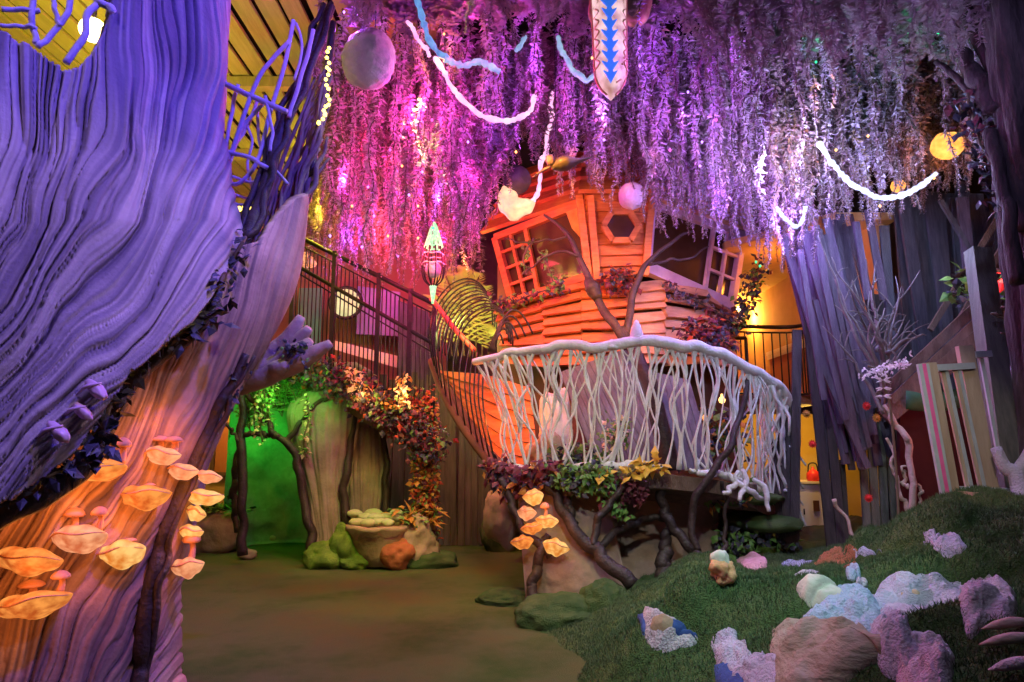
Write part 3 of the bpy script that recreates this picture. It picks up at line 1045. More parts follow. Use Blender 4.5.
# dark plank wall behind the ivy column
def planks(name, x0, x1, n, Yc, z0, ztop, mt, label, seed=0, lean=0.03, cat='wall', gap=.012, kind=None):
    rr = random.Random(seed)
    m = MB()
    xs_ = np.linspace(x0, x1, n + 1)
    for i in range(n):
        w = xs_[i + 1] - xs_[i] - gap
        c = (xs_[i] + xs_[i + 1]) / 2
        l = rr.gauss(0, lean)
        yo = rr.uniform(-.03, .03)
        zt = ztop(c) if callable(ztop) else ztop
        zt += rr.uniform(-.08, .08)
        a, b = V((c, Yc + yo, z0)), V((c + l, Yc + yo, zt))
        m.beam(a, b, w, .045, (0, 1, 0))
    o = build(name, m, mt, None, False)
    if kind:
        return tag(o, label, cat, None, kind)
    return tag(o, label, cat)


xa, xb = P(378, 450, 11.4).x, P(492, 450, 11.4).x
planks('wall_plank', xa, xb, 17, 11.4, 0, 2.75, M['plank_dark'], 'dark grey plank wall under the bridge', 3, kind='structure', cat='wall')

# ivy column
col = thing('ivy_post', 'thin post wrapped in red and green ivy under the bridge end', 'plant', G(424, 562))
m = MB()
for dx in (-.06, .02, .07):
    m.tube(wob(spl([G(424, 562) + V((dx, 0, 0)), P(424, 520, 9.8) + V((dx, 0, 0)), P(425, 470, 9.75) + V((dx * .6, 0, 0)), P(426, 410, 9.7) + V((dx * .4, 0, 0))], 24), .03, int(dx * 100), 8), [.035, .03, .03], 8)
build('stem', m, M['brown_beam'], col)
m = MB()
ivy(m, spl(W([(422, 396, 9.6), (424, 430, 9.6), (426, 470, 9.6), (424, 510, 9.65), (426, 548, 9.7)]), 40), 1700, .115, .085, [1, 2, 2, 3, 3, 4], .5, .01)
build('foliage', m, [M['stem'], M['green_leaf'], M['red_leaf'], M['rust_leaf'], M['maroon_leaf']], col, False)
rock('moss_mound', 'dark green moss mound at the foot of the ivy column', 'moss', G(424, 566) + V((.05, .1, .05)), (.42, .3, .15), M['moss'], .15, 1.6, 33)

# stone basin of pebbles with moss and red rock
g = G(372, 570)
bs = thing('stone_basin', 'mossy stone basin with a flat rim standing on the turf', 'basin', g)
m = MB()
m.lathe(g + V((.02, .35, 0)), [(.30, 0), (.34, .2), (.40, .42), (.46, .5), (.46, .54), (.38, .54), (.33, .46), (.001, .44)], 28)
vv = np.array(m.v)
vv += .03 * np.stack([fbm(vv * 5, 3, s) for s in range(3)], 1)
m.v = vv.tolist()
build('bowl', m, M['rock'], bs)
m = MB()
m.blob(g + V((-.42, .30, .24)), (.22, .24, .30), .25, 1.6, 4, 5)
m.blob(g + V((-.68, .28, .10)), (.28, .26, .22), .2, 1.6, 4, 6)
m.blob(g + V((-.25, .2, .08)), (.22, .2, .12), .2, 1.6, 4, 8)
build('moss', m, M['green_moss'] if 'green_moss' in M else M['moss'], bs)
names = ('lemon green', 'pale green', 'mid green', 'dull green')
spots_ = [(-.27, .28), (-.12, .22), (.02, .28), (.14, .24), (-.05, .42), (.10, .46), (-.2, .45), (.24, .38), (.0, .58), (-.36, .52), (.2, .6), (-.14, .66)]
for i, (x_, y_) in enumerate(spots_):
    rock('pebble', 'smooth greenish pebble heaped in the mossy stone basin', 'pebble', g + V((x_, y_, .57 + .05 * (i > 3) + .04 * (i > 8))), (R.uniform(.09, .13), .08, .055), M['pebble_green'] if 'pebble_green' in M else M['rock'], .08, 1.2, 50 + i, 3, 'pebbles in the basin')
rock('boulder', 'red boulder leaning on the front of the stone basin', 'rock', g + V((.30, .12, .17)), (.22, .18, .19), M['red_rock'] if 'red_rock' in M else M['rock'], .25, 1.3, 9)
rock('boulder', 'orange-lit rough boulder between the stone basin and the ivy column', 'rock', g + V((.52, .40, .28)), (.27, .25, .33), M['rock'], .3, 1.6, 12, ridged=True)
rock('boulder', 'low dark mossy boulder beside the broad bark pillar', 'rock', G(345, 556) + V((.05, .3, .12)), (.26, .3, .3), M['moss'], .2, 1.4, 15)
m = MB()
for k in range(90):
    p = g + V((.45 + R.gauss(0, .16), .38 + R.gauss(0, .1), .62 + R.gauss(0, .05)))
    leaf(m, p, V((R.gauss(.5, 1), R.gauss(-.5, .6), R.gauss(.2, .5))), V((0, 0, 1)), R.uniform(.12, .24), R.uniform(.03, .05), R.choice((0, 0, 1)))
tag(build('leafy_plant', m, [M['rust_leaf'], M['green_leaf']], None, False), 'yellow leafed plant spread over the rough boulder by the basin', 'plant')
rock('moss_mound', 'low moss mound behind the stone basin under the plank wall', 'moss', G(388, 548) + V((0, .05, .08)), (.55, .22, .26), M['moss'], .12, 1.5, 41)

# ================================================================== bridge
def lerpw(a, b, t):
    return a.lerp(b, t)


TL, TR = P(296, 235, 10.3), P(432, 304, 9.6)
BL_, BR_ = P(290, 345, 10.3), P(432, 456, 9.6)
br = thing('bridge', 'sloping footbridge with black iron railing above the cave', 'bridge', (BL_ + BR_) / 2)
m = MB()
a, b = BL_ + V((-.6, 0, -.02)), BR_
m.slab([a, b, b + V((0, 0, -.10)), a + V((0, 0, -.10))], .9, 0, V((0, 1, 0)))
build('deck', m, M['core'], br, False)


def bar(t, k):  # k: 0 bottom .. 1 top
    bo, to = BL_.lerp(BR_, t), TL.lerp(TR, t)
    z = bo.z + (to.z - bo.z) * k
    return V((bo.x, bo.y, z))


rl = thing('bridge_railing', 'black iron railing of thin bars along the sloping bridge', 'railing', (BL_ + BR_) / 2)
m = MB()
m.tube([bar(-.05, 1), bar(1.0, 1)], .036, 8)
build('handrail', m, M['iron'], rl)
for k, r in ((.93, .012), (.73, .03), (.67, .012), (.035, .02)):
    m = MB()
    m.tube([bar(-.05, k), bar(1.0, k)], r, 8)
    build('rail', m, M['iron'], rl)
nb = 34
for i in range(nb + 1):
    t_ = i / nb
    m = MB()
    m.tube([bar(t_, .03), bar(t_, .93)], .0095, 6)
    build('baluster', m, M['iron'], rl)
for t_ in (.0, .30, .62, .84, 1.0):
    m = MB()
    m.box((bar(t_, .5)), (.06, .06, (bar(t_, 1) - bar(t_, 0)).z + .1))
    build('post', m, M['iron'], rl, False)
# leafy fringe under the bridge
foliage('ivy_garland', 'mixed ivy garland with red leaves hung along the underside of the bridge', 'ivy', spl(W([(280, 356, 9.9), (310, 366, 9.85), (345, 382, 9.7), (378, 404, 9.5), (408, 424, 9.4), (436, 450, 9.35)]), 40), 1900, .15, .095, [M['stem'], M['green_leaf'], M['maroon_leaf'], M['red_leaf'], M['dark_leaf']], [1, 2, 2, 2, 3, 4, 4, 4, 4])
foliage('blossom_spray', 'cream lit leafy spray hanging under the middle of the bridge', 'plant', spl(W([(352, 372, 9.5), (356, 384, 9.45), (362, 396, 9.45)]), 10), 120, .07, .08, [M['stem'], M['cream_leaf'], M['rust_leaf']], [1, 1, 2])
foliage('blossom_spray', 'cream lit leafy spray hanging under the bridge next to the ivy column', 'plant', spl(W([(404, 378, 9.35), (402, 392, 9.3), (406, 404, 9.3)]), 10), 90, .05, .08, [M['stem'], M['cream_leaf'], M['rust_leaf']], [1, 1, 2])
foliage('blossom_spray', 'rusty leafy spray hanging from the bridge between the two cream sprays', 'plant', spl(W([(378, 392, 9.4), (386, 402, 9.4), (394, 404, 9.4)]), 10), 80, .06, .08, [M['stem'], M['green_leaf'], M['rust_leaf']], [1, 2])
foliage('ivy_tuft', 'tuft of ivy among the finger roots at the bridge end', 'ivy', spl(W([(286, 348, 4.85), (296, 352, 4.8), (304, 362, 4.8)]), 10), 60, .05, .06, [M['stem'], M['green_leaf'], M['dark_leaf']], [1, 2, 2])

# coloured panels and lamps behind the bridge
def panel(name, label, q, mt, th=.06):
    m = MB()
    m.slab(q, th, 0, V((0, 1, 0)))
    return tag(build(name, m, mt, None, False), label, 'panel', None, 'structure')


def rect(x0, y0, x1, y1, Yc):
    a, b = P(x0, y1, Yc), P(x1, y0, Yc)
    return [V((a.x, Yc, a.z)), V((b.x, Yc, a.z)), V((b.x, Yc, b.z)), V((a.x, Yc, b.z))]


def wpanel(n, x0, y0, x1, y1, Yc, mt, label):
    m = MB()
    m.slab(rect(x0, y0, x1, y1, Yc), .1, 0, V((0, 1, 0)))
    return struct(n, m, mt, label)


wpanel('wall_upper', 240, 180, 450, 412, 13.2, M['salmon'], 'salmon plaster wall behind the bridge railing')
panel("trim_1", 'teal panel behind the left end of the bridge railing', rect(296, 288, 322, 350, 12.9), M['teal'])
panel("trim_2", 'dark violet slanted panel behind the middle of the bridge railing', [P(356, 334, 12.6), P(398, 336, 12.6), P(400, 292, 12.6), P(358, 286, 12.6)], M['violet'])
panel("trim_3", 'grey board leaning behind the lower end of the bridge railing', [P(398, 420, 12.2), P(440, 430, 12.2), P(428, 312, 12.2), P(398, 300, 12.2)], M['grey_board'])
panel("trim_4", 'pale stripe of lit board low behind the bridge railing', [P(330, 348, 12.5), P(398, 368, 12.5), P(398, 356, 12.5), P(332, 340, 12.5)], M['tile'])
lp = thing('wall_lamp', 'round cream disc lamp with a dark rim behind the bridge railing', 'lamp', P(346, 250, 12.4))
c = P(346, 303, 12.4)
m = MB()
m.lathe(c, [(.001, 0), (.27, 0), (.27, .03), (.001, .05)], 32, 0, V((0, -1, 0)))
build('shade', m, E['lamp_cream'], lp)
m = MB()
m.tube([c + V((.29 * math.cos(a), -.02, .29 * math.sin(a))) for a in np.linspace(0, 2 * math.pi, 33)], .035, 8)
build('rim', m, M['iron'], lp)
c = P(304, 264, 11.6)
m = MB()
m.lathe(c, [(.001, -.02), (.2, -.02), (.22, .02), (.16, .12), (.07, .2), (.001, .22)], 24)
tag(build('hanging_lamp', m, E['amber_pale']), 'small pinkish domed lamp behind the upper end of the bridge', 'lamp')

# ================================================================== rib cage stair
st = thing('rib_stair', 'curved orange plank stair caged in thin black iron ribs', 'stair', P(490, 470, 8.2))
m = MB()
# orange planked flank
colsN, rowsN = 10, 6
top = spl(W([(437, 370, 8.9), (455, 372, 8.7), (480, 374, 8.5), (505, 380, 8.3), (530, 388, 8.2)]), 14)
bot = spl(W([(448, 384, 8.9), (468, 420, 8.6), (490, 452, 8.3), (512, 470, 8.1), (540, 474, 8.0)]), 14)
for k in range(rowsN):
    k0, k1 = k / rowsN, (k + .94) / rowsN
    for j in range(13):
        q = [top[j].lerp(bot[j], k0), top[j + 1].lerp(bot[j + 1], k0), top[j + 1].lerp(bot[j + 1], k1) + V((0, -.03, 0)), top[j].lerp(bot[j], k1) + V((0, -.03, 0))]
        m.slab(q, .05, 0, V((0, 1, 0)))
build('plank_flank', m, M['orange_wood'], st, False)
m = MB()
m.tube(spl([p + V((0, -.05, -.03)) for p in bot], 26), .07, 8)
m.tube(spl(W([(433, 360, 9.0), (445, 392, 8.8), (464, 426, 8.55), (488, 458, 8.2), (500, 474, 8.0)]), 26), .075, 8)
build('stringer', m, M['core'], st)
for i in range(13):
    t_ = i / 12
    a = spl(W([(436, 300, 9.0), (450, 318, 8.8), (470, 344, 8.5), (484, 358, 8.2)]), 13)[i]
    b = spl(W([(434, 366, 8.9), (446, 396, 8.7), (472, 436, 8.4), (496, 466, 8.0)]), 13)[i]
    m = MB()
    m.tube(spl([a, a.lerp(b, .4) + V((-.06, -.22, -.04)), a.lerp(b, .8) + V((-.02, -.18, -.03)), b], 14), .010, 6)
    build('rib', m, M['iron'], st)
# big hoops climbing behind
for i in range(11):
    t_ = i / 10
    cx_, cy_ = 462 + 24 * t_, 312 + 22 * t_
    wd, hg = 34 - 4 * t_, 54 - 10 * t_
    Yh = 10.6 - 1.5 * t_
    m = MB()
    m.tube(spl([P(cx_ - wd * math.cos(a_) * (1 if a_ < math.pi / 2 else .9), cy_ + 16 - hg * math.sin(a_) * .9 + 8 * math.cos(a_), Yh) for a_ in np.linspace(-.15, math.pi + .1, 11)], 26), .014, 6)
    build('hoop', m, M['iron'], st)
for i in range(6):
    t_ = i / 5
    m = MB()
    m.tube(spl([P(488 + 8 * t_ + a_ * 5 * (1 - t_), 352 - math.sin(a_ / 9 * 2.7) * (42 - 6 * i) , 8.1 - .02 * i) for a_ in range(10)], 20), .013, 6)
    build('hoop', m, M['iron'], st)
m = MB()
m.tube(W([(431, 298, 9.0), (452, 326, 8.8), (474, 350, 8.5)]), .035, 8)
build('handrail', m, M['rope'], st)
# yellow-green palm fronds behind the ribs
for k in range(7):
    base = P(452 + 6 * k, 356, 11.0 + .1 * k)
    tip = P((438, 446, 456, 468, 476, 486, 500)[k], (296, 276, 268, 272, 284, 300, 330)[k], 10.9)
    pp = spl([base, base.lerp(tip, .6) + V((0, 0, .25)), tip], 26)
    m = MB()
    m.tube(pp, .014, 6, 0)
    for q in range(3, 26):
        for s in (-1, 1):
            leaf(m, pp[q], V((s * .9, -.2, -.35)) + (pp[q] - pp[q - 1]).normalized() * .8, V((0, -1, .3)), .34 * math.sin(q / 26 * 2.6 + .3), .022, 1, .1)
    tag(build('palm_frond', m, [M['stem'], M['palm']], None, False), 'yellow-lit palm frond arching behind the iron hoops', 'palm', 'palm fronds behind the iron hoops')

# ================================================================== tree house
TH = thing('treehouse', 'faceted orange cedar treehouse with tilted windows and hexagon bay', 'treehouse', V((P(612, 350, 9.3).x, 9.6, 1.3)))


def clap(name, tl, tr, brr, bl, n, mt, parent, seed=0, th=.05, lap=.075, jit=.0):
    rr = random.Random(seed)
    tl, tr, brr, bl = [P(*p) for p in (tl, tr, brr, bl)]
    nrm = (tr - tl).cross(bl - tl).normalized()
    if nrm.y > 0:
        nrm = -nrm
    m = MB()
    for k in range(n):
        a, b = k / n, (k + 1.0) / n
        j1, j2 = rr.uniform(-jit, jit), rr.uniform(-jit, jit)
        A0, A1 = tl.lerp(bl, a), tr.lerp(brr, a)
        B0, B1 = tl.lerp(bl, b) + V((0, 0, j1)), tr.lerp(brr, b) + V((0, 0, j2))
        l2 = lap * rr.uniform(.7, 1.4)
        vs = [A0 + nrm * .006, A1 + nrm * .006, B1 + nrm * (l2 + th * .3), B0 + nrm * (l2 + th * .3), A0 - nrm * th, A1 - nrm * th, B1 - nrm * (th - l2), B0 - nrm * (th - l2)]
        m.add(vs, [(0, 3, 2, 1), (4, 5, 6, 7), (0, 1, 5, 4), (1, 2, 6, 5), (2, 3, 7, 6), (3, 0, 4, 7)])
    return build(name, m, mt, parent, False)


clap('clapboard_panel', (497, 306, 9.9), (545, 290, 9.2), (549, 366, 8.9), (506, 366, 9.5), 7, M['orange_wood'], TH, 1, jit=.03)
clap('clapboard_panel', (543, 291, 9.18), (583, 281, 8.85), (584, 366, 8.65), (547, 366, 8.9), 8, M['orange_wood'], TH, 2, jit=.02)
clap('clapboard_panel', (581, 279, 8.85), (628, 276, 8.8), (627, 366, 8.6), (582, 366, 8.65), 8, M['orange_wood'], TH, 3, jit=.03)
tag(clap('clapboard_panel', (627, 284, 8.82), (664, 279, 8.95), (664, 366, 8.75), (626, 366, 8.62), 8, M['pale_wood'], TH, 4, jit=.03), 'paler weathered panel')
tag(clap('clapboard_panel', (662, 281, 8.92), (707, 290, 9.3), (704, 366, 9.0), (663, 366, 8.75), 7, M['pale_wood'], TH, 5, jit=.03), 'paler weathered panel')
tag(clap('clapboard_panel', (705, 292, 9.3), (738, 312, 10.0), (730, 366, 9.6), (704, 366, 9.0), 6, M['pale_wood'], TH, 6, jit=.03), 'paler weathered panel')
# centre bay with a hexagon window
clap('bay_boards', (584, 190, 8.75), (650, 192, 8.75), (643, 277, 8.7), (588, 280, 8.7), 8, M['orange_wood'], TH, 7, lap=.035)
for q in (((579, 196, 8.65), (589, 280, 8.6)), ((590, 196, 8.62), (597, 280, 8.58)), ((652, 196, 8.7), (645, 276, 8.62))):
    m = MB()
    m.beam(P(*q[0]), P(*q[1]), .09, .07, (0, 1, 0))
    build('bay_post', m, M['orange_wood'], TH, False)
hexc = P(621, 226, 8.56)
hx = [hexc + V((.23 * math.cos(a), 0, .225 * math.sin(a))) for a in np.arange(6) * math.pi / 3]
m = MB()
for i in range(6):
    m.beam(hx[i], hx[(i + 1) % 6], .075, .06, (0, 1, 0))
hw_ = build('hexagon_window', m, M['orange_wood'], TH, False)
m = MB()
m.slab([p + V((0, .03, 0)) for p in hx], .03, 0, V((0, 1, 0)))
build('pane', m, M['pane'], hw_, False)


def tilted_window(q, grid_side, parent, mt, nx=2, ny=4, frac=.36, w=.10):
    q = [P(*p) for p in q]  # tl tr br bl
    nrm = (q[1] - q[0]).cross(q[3] - q[0]).normalized()
    if nrm.y > 0:
        nrm = -nrm
    m = MB()
    for i in range(4):
        m.beam(q[i] + nrm * .03, q[(i + 1) % 4] + nrm * .03, w, .09, nrm)
    fr_ = build('window_frame', m, mt, parent, False)
    m = MB()
    m.slab([p - nrm * .02 for p in q], .03, 0, -nrm)
    build('pane', m, M['pane'], fr_, False)

    def at(u, v):
        return q[0].lerp(q[1], u).lerp(q[3].lerp(q[2], u), v) + nrm * .03
    m = MB()
    u0, u1 = (0.0, frac) if grid_side < 0 else (1 - frac, 1.0)
    for k in range(nx + 1):
        u = u0 + (u1 - u0) * k / nx
        m.beam(at(u, .02), at(u, .98), .045 if k not in (0, nx) else .06, .05, nrm)
    for k in range(1, ny):
        m.beam(at(u0, k / ny), at(u1, k / ny), .04, .05, nrm)
    build('muntin', m, mt, fr_, False)
    return fr_


tilted_window([(497, 238, 9.8), (584, 204, 8.85), (590, 276, 8.8), (514, 302, 9.7)], -1, TH, M['orange_wood'])
tag(tilted_window([(650, 204, 8.85), (741, 236, 9.95), (730, 304, 9.75), (645, 266, 8.8)], 1, TH, M['lilac_wood'], 2, 3, .34), 'mauve painted window frame')
m = MB()
m.slab([P(512, 304, 9.68), P(590, 279, 8.75), P(590, 285, 8.72), P(514, 310, 9.66)], .2, 0, V((0, 1, 0)))
build('window_sill', m, M['orange_wood'], TH, False)
m = MB()
m.beam(P(642, 268, 8.74), P(732, 308, 9.7), .12, .10)
tag(build('window_sill', m, M['lilac_wood'], TH, False), 'mauve sill board')
# roof slopes
clap('roof_boards', (515, 172, 10.3), (586, 150, 9.3), (584, 200, 8.75), (482, 234, 9.95), 5, M['orange_wood'], TH, 8, lap=.05)
clap('roof_boards', (586, 130, 9.4), (648, 130, 9.4), (654, 194, 8.62), (578, 194, 8.62), 5, M['orange_wood'], TH, 9, lap=.05)
clap('roof_boards', (650, 150, 9.4), (745, 165, 10.4), (752, 234, 10.0), (648, 200, 8.75), 5, M['pale_wood'], TH, 10, lap=.05)
# the body behind the faces
m = MB()
pl = [(497, 9.98), (545, 9.3), (584, 8.98), (627, 8.92), (664, 9.06), (706, 9.42), (737, 10.1)]
lo_ = [V((P(px, 350, y).x, y, 1.2)) for px, y in pl] + [V((P(700, 350, 11.3).x, 11.3, 1.2)), V((P(520, 350, 11.3).x, 11.3, 1.2))]
k = len(lo_)
hi_ = [V((p.x, p.y + .12, 4.3)) for p in lo_]
m.add(lo_ + hi_, [tuple(range(k - 1, -1, -1)), tuple(range(k, 2 * k))] + [(i, (i + 1) % k, k + (i + 1) % k, k + i) for i in range(k)])
build('body', m, M['core'], TH, False)
m = MB()
m.slab([P(566, 212, 8.82), P(582, 206, 8.74), P(588, 246, 8.72), P(572, 228, 8.8)], .015, 0, V((0, 1, 0)))
build('orange_patch', m, M['rust_leaf'], TH, False)
# greenery on the tree house
foliage('ivy_tuft', 'green ivy tuft along the sill of the left tilted window', 'ivy', spl(W([(496, 300, 9.5), (506, 304, 9.4), (524, 298, 9.2), (545, 290, 8.9), (565, 284, 8.65)]), 20), 220, .06, .08, [M['stem'], M['green_leaf'], M['dark_leaf'], M['maroon_leaf']], [1, 2, 2, 3])
foliage('shrub', 'small maroon shrub under the hexagon window', 'plant', spl(W([(602, 284, 8.55), (618, 278, 8.5), (632, 282, 8.55)]), 10), 260, .09, .08, [M['stem'], M['maroon_leaf'], M['red_leaf'], M['dark_leaf']], [1, 1, 2, 3])
foliage('shrub', 'dark red shrub against the pale clapboards behind the white railing', 'plant', spl(W([(684, 338, 8.3), (700, 328, 8.3), (716, 336, 8.4), (722, 348, 8.4)]), 10), 420, .10, .09, [M['stem'], M['maroon_leaf'], M['red_leaf'], M['dark_leaf']], [1, 1, 2, 3])
foliage('ivy_tuft', 'mauve ivy tuft under the mauve painted window sill', 'ivy', spl(W([(668, 288, 8.75), (690, 298, 8.9), (716, 312, 9.2), (734, 326, 9.6)]), 16), 220, .06, .08, [M['stem'], M['maroon_leaf'], M['dark_leaf'], M['wist_dim']], [1, 2, 3])
foliage('ivy_tuft', 'dark ivy hanging down the corner of the treehouse by the lit balcony', 'ivy', spl(W([(760, 262, 9.5), (750, 290, 9.5), (742, 310, 9.5), (734, 330, 9.5)]), 16), 320, .09, .09, [M['stem'], M['dark_leaf'], M['maroon_leaf'], M['green_leaf']], [1, 1, 1, 2, 3])
for lb, pt in (('small green leafy sprig climbing the grid of the left tilted window', [(534, 238, 8.95), (524, 256, 9.0), (526, 274, 9.0)]), ('thin green sprig hanging in the dark pane beside the left window grid', [(541, 252, 8.9), (548, 266, 8.85), (552, 280, 8.8)])):
    foliage('hanging_sprig', lb, 'plant', spl(W(pt), 10), 26, .04, .09, [M['stem'], M['green_leaf']], [1])
# ================================================================== balcony with white branch railing
topr = [(473, 361, 7.7), (500, 355, 7.45), (530, 350, 7.25), (560, 347, 7.12), (598, 347, 7.02), (640, 342, 7.0), (680, 345, 7.02), (712, 351, 7.1), (742, 365, 7.25), (768, 379, 7.45), (786, 396, 7.7), (795, 430, 7.95), (794, 470, 8.0), (789, 506, 7.95)]
botr = [(500, 467, 7.55), (530, 469, 7.25), (560, 467, 7.12), (600, 467, 7.02), (640, 465, 7.0), (680, 470, 7.02), (712, 473, 7.1), (738, 480, 7.25), (762, 494, 7.5), (788, 507, 7.8)]
TP, BP = spl(W(topr), 260), spl(W(botr), 260)
RL = thing('branch_railing', 'white railing of knotted branches curving around the balcony', 'railing', P(640, 470, 7.2))
m = MB()
m.tube(wob(TP, .022, 4, 30), [.04, .045, .05, .055, .055, .06, .065, .06, .06, .06, .06, .055, .05, .03], 10)
build('handrail', m, M['rail'], RL)
for a, b in ((0, 62), (66, 132), (150, 205)):
    m = MB()
    m.tube(wob(BP[a:b], .02, a, 14), [.02, .035, .045, .04, .045, .03], 8)
    build('bottom_rail', m, M['rail'], RL)


def tpos(px):  # index on the top rail for a pixel column
    best = min(range(200), key=lambda i: abs(_px[i] - px))
    return best


_px = [512 + F * ((p.x) / (p.y * CT + (p.z - 1.55) * ST)) for p in TP]
_pb = [512 + F * ((p.x) / (p.y * CT + (p.z - 1.55) * ST)) for p in BP]


def bpos(px):
    return min(range(260), key=lambda i: abs(_pb[i] - px))


xpos = 484
k = 0
while xpos < 778:
    k += 1
    xb = xpos + (22 * (1 - (xpos - 480) / 100) if xpos < 580 else 0) + R.uniform(-7, 7)
    a, b = TP[tpos(xpos)].copy(), BP[bpos(min(max(xb, 501), 776))].copy()
    m = MB()
    r = R.uniform(.0085, .0145)
    mid = [a.lerp(b, t) + V((R.gauss(0, .05), R.gauss(0, .02), 0)) for t in (.25, .5, .75)]
    path = spl([a] + mid + [b], 18)
    m.tube(path, [r * 1.9, r * 1.15, r, r, r * .9, r, r * 1.3], 7)
    nf = R.choice((1, 1, 2, 2, 3)) + (xpos > 735)
    for _ in range(nf):  # forks that lean over to the rail or to the neighbour
        t0 = R.uniform(.3, .75)
        p0 = path[int(t0 * 17)]
        up = R.random() < .62
        dx = R.choice((-1, 1)) * R.uniform(9, 20)
        if up:
            e = TP[tpos(min(max(xpos + dx, 474), 790))]
        else:
            e = BP[bpos(min(max(xb + dx, 501), 780))]
        pm = p0.lerp(e, .5) + V((R.gauss(0, .03) + .035 * (-1 if dx > 0 else 1), R.gauss(0, .02), R.gauss(0, .02)))
        m.tube(spl([p0, pm, e], 11), [r * .9, r * .75, r * .8, r * 1.2], 6)
    build('baluster', m, M['rail'], RL)
    xpos += R.uniform(5.2, 9.4) * (.75 if xpos > 730 else 1)
# hanging net of knotted strands at the end
for k in range(38):
    t0 = R.uniform(.70, .97)
    a = TP[int(t0 * 259)]
    xe = R.uniform(752, 789)
    e = P(xe, R.uniform(486, 512), R.uniform(7.6, 8.0))
    pm = [a.lerp(e, t) + V((R.gauss(0, .05), R.gauss(0, .05), 0)) for t in (.3, .6)]
    m = MB()
    m.tube(wob(spl([a] + pm + [e], 20), .03, k, 7), [.03, .018, .015, .018, .02], 6)
    for _ in range(2):
        p0 = a.lerp(e, R.uniform(.2, .6))
        e2 = p0 + V((R.uniform(-.16, .16), R.uniform(-.1, .1), -R.uniform(.2, .5)))
        m.tube(spl([p0, p0.lerp(e2, .5) + rv(.02), e2], 8), .012, 6)
    build('net_strand', m, M['rail'], RL)
for px, py, h in ((612, 347, 10), (637, 343, 26)):
    m = MB()
    b = P(px, py + 2, 7.02)
    m.lathe(b, [(.085, 0), (.075, h / 97 * .3), (.05, h / 97 * .7), (.02, h / 97 * .95), (.001, h / 97)], 14)
    build('spike', m, M['rail'], RL)
# blue-white drips at the low right corner
for pt in ([(728, 474, 7.1), (742, 486, 7.05), (752, 494, 7.1), (764, 497, 7.2)], [(738, 470, 7.1), (733, 486, 7.05), (724, 494, 7.0)], [(744, 470, 7.1), (746, 484, 7.05), (738, 500, 7.0)], [(752, 478, 7.15), (766, 490, 7.15), (768, 512, 7.1)]):
    m = MB()
    m.tube(wob(spl(W(pt), 16), .02, pt[0][0], 6), [.02, .03, .03, .02], 7)
    build('net_strand', m, M['rail'], RL)

# the deck
dk = thing('balcony_deck', 'dark timber balcony deck edged by the white branch railing', 'deck', P(640, 476, 7.8))
m = MB()
edge = [p + V((0, .0, -.06)) for p in BP[::12]]
zt = 1.30
f_ = [V((p.x, p.y, min(zt, p.z))) for p in edge]
bk = [V((P(735, 470, 9.0).x, 9.0, .95)), V((P(700, 470, 9.3).x, 9.3, zt)), V((P(520, 470, 9.3).x, 9.3, zt)), V((P(500, 470, 8.6).x, 8.6, zt))]
poly = f_ + bk
k = len(poly)
m.add(poly + [p + V((0, 0, -.14)) for p in poly], [tuple(range(k)), tuple(range(2 * k - 1, k - 1, -1))] + [(i, k + i, k + (i + 1) % k, (i + 1) % k) for i in range(k)])
build('deck_boards', m, M['brown_beam'], dk, False)
# slanted grey plank panels behind the railing
m = MB()
for i in range(14):
    a0, a1 = i / 14, (i + .93) / 14
    tl, tr, b1, b0 = P(560, 372, 8.3), P(628, 348, 8.1), P(700, 466, 7.7), P(600, 474, 7.7)
    m.slab([tl.lerp(tr, a0), tl.lerp(tr, a1), b0.lerp(b1, a1), b0.lerp(b1, a0)], .05, 0, V((0, 1, 0)))
tag(build('leaning_planks', m, M['lilac_board'], None, False), 'leaning lilac grey plank panel behind the white railing', 'panel')
m = MB()
for i in range(5):
    a0, a1 = i / 5, (i + .93) / 5
    tl, tr, b1, b0 = P(655, 372, 8.0), P(690, 380, 8.0), P(716, 470, 7.6), P(682, 470, 7.6)
    m.slab([tl.lerp(tr, a0), tl.lerp(tr, a1), b0.lerp(b1, a1), b0.lerp(b1, a0)], .05, 0, V((0, 1, 0)))
tag(build('leaning_planks', m, M['lilac_board'], None, False), 'narrow blue grey plank panel just right of the dark bare tree', 'panel')
# bare tree growing through the balcony
bt = thing('bare_tree', 'dark bare tree rising through the balcony in front of the treehouse', 'tree', P(668, 470, 7.45))
for pt, r in (([(668, 470, 7.4), (664, 440, 7.4), (656, 405, 7.4), (648, 380, 7.45), (640, 362, 7.5), (628, 342, 7.7), (622, 330, 7.8)], [.10, .095, .09, .085, .07, .06]),
              ([(627, 348, 7.65), (612, 322, 7.8), (598, 298, 8.0), (588, 276, 8.1), (576, 248, 8.2), (560, 226, 8.3), (545, 216, 8.4)], [.045, .055, .05, .045, .035, .025, .015]),
              ([(580, 258, 8.15), (566, 252, 8.2), (548, 256, 8.3), (534, 266, 8.35), (524, 274, 8.4)], [.02, .016, .012, .008]), ([(566, 236, 8.25), (548, 240, 8.3), (524, 242, 8.35), (504, 240, 8.4)], [.016, .014, .012, .006]),
              ([(624, 340, 7.75), (632, 306, 8.0), (640, 274, 8.1), (656, 256, 8.2), (676, 240, 8.3), (694, 230, 8.4)], [.05, .045, .04, .03, .022, .01]), ([(648, 264, 8.15), (668, 260, 8.25), (690, 258, 8.3), (708, 248, 8.4)], [.02, .018, .014, .008])):
    m = MB()
    m.tube(wob(spl(W(pt), 30), .02, len(pt), 8), r, 9)
    build('branch', m, M['limb'], bt)
m = MB()
m.tube(wob(spl([P(588, 278, 8.08), P(592, 288, 8.02), P(598, 298, 7.98)], 10), .01, 4), [.05, .10, .06], 9)
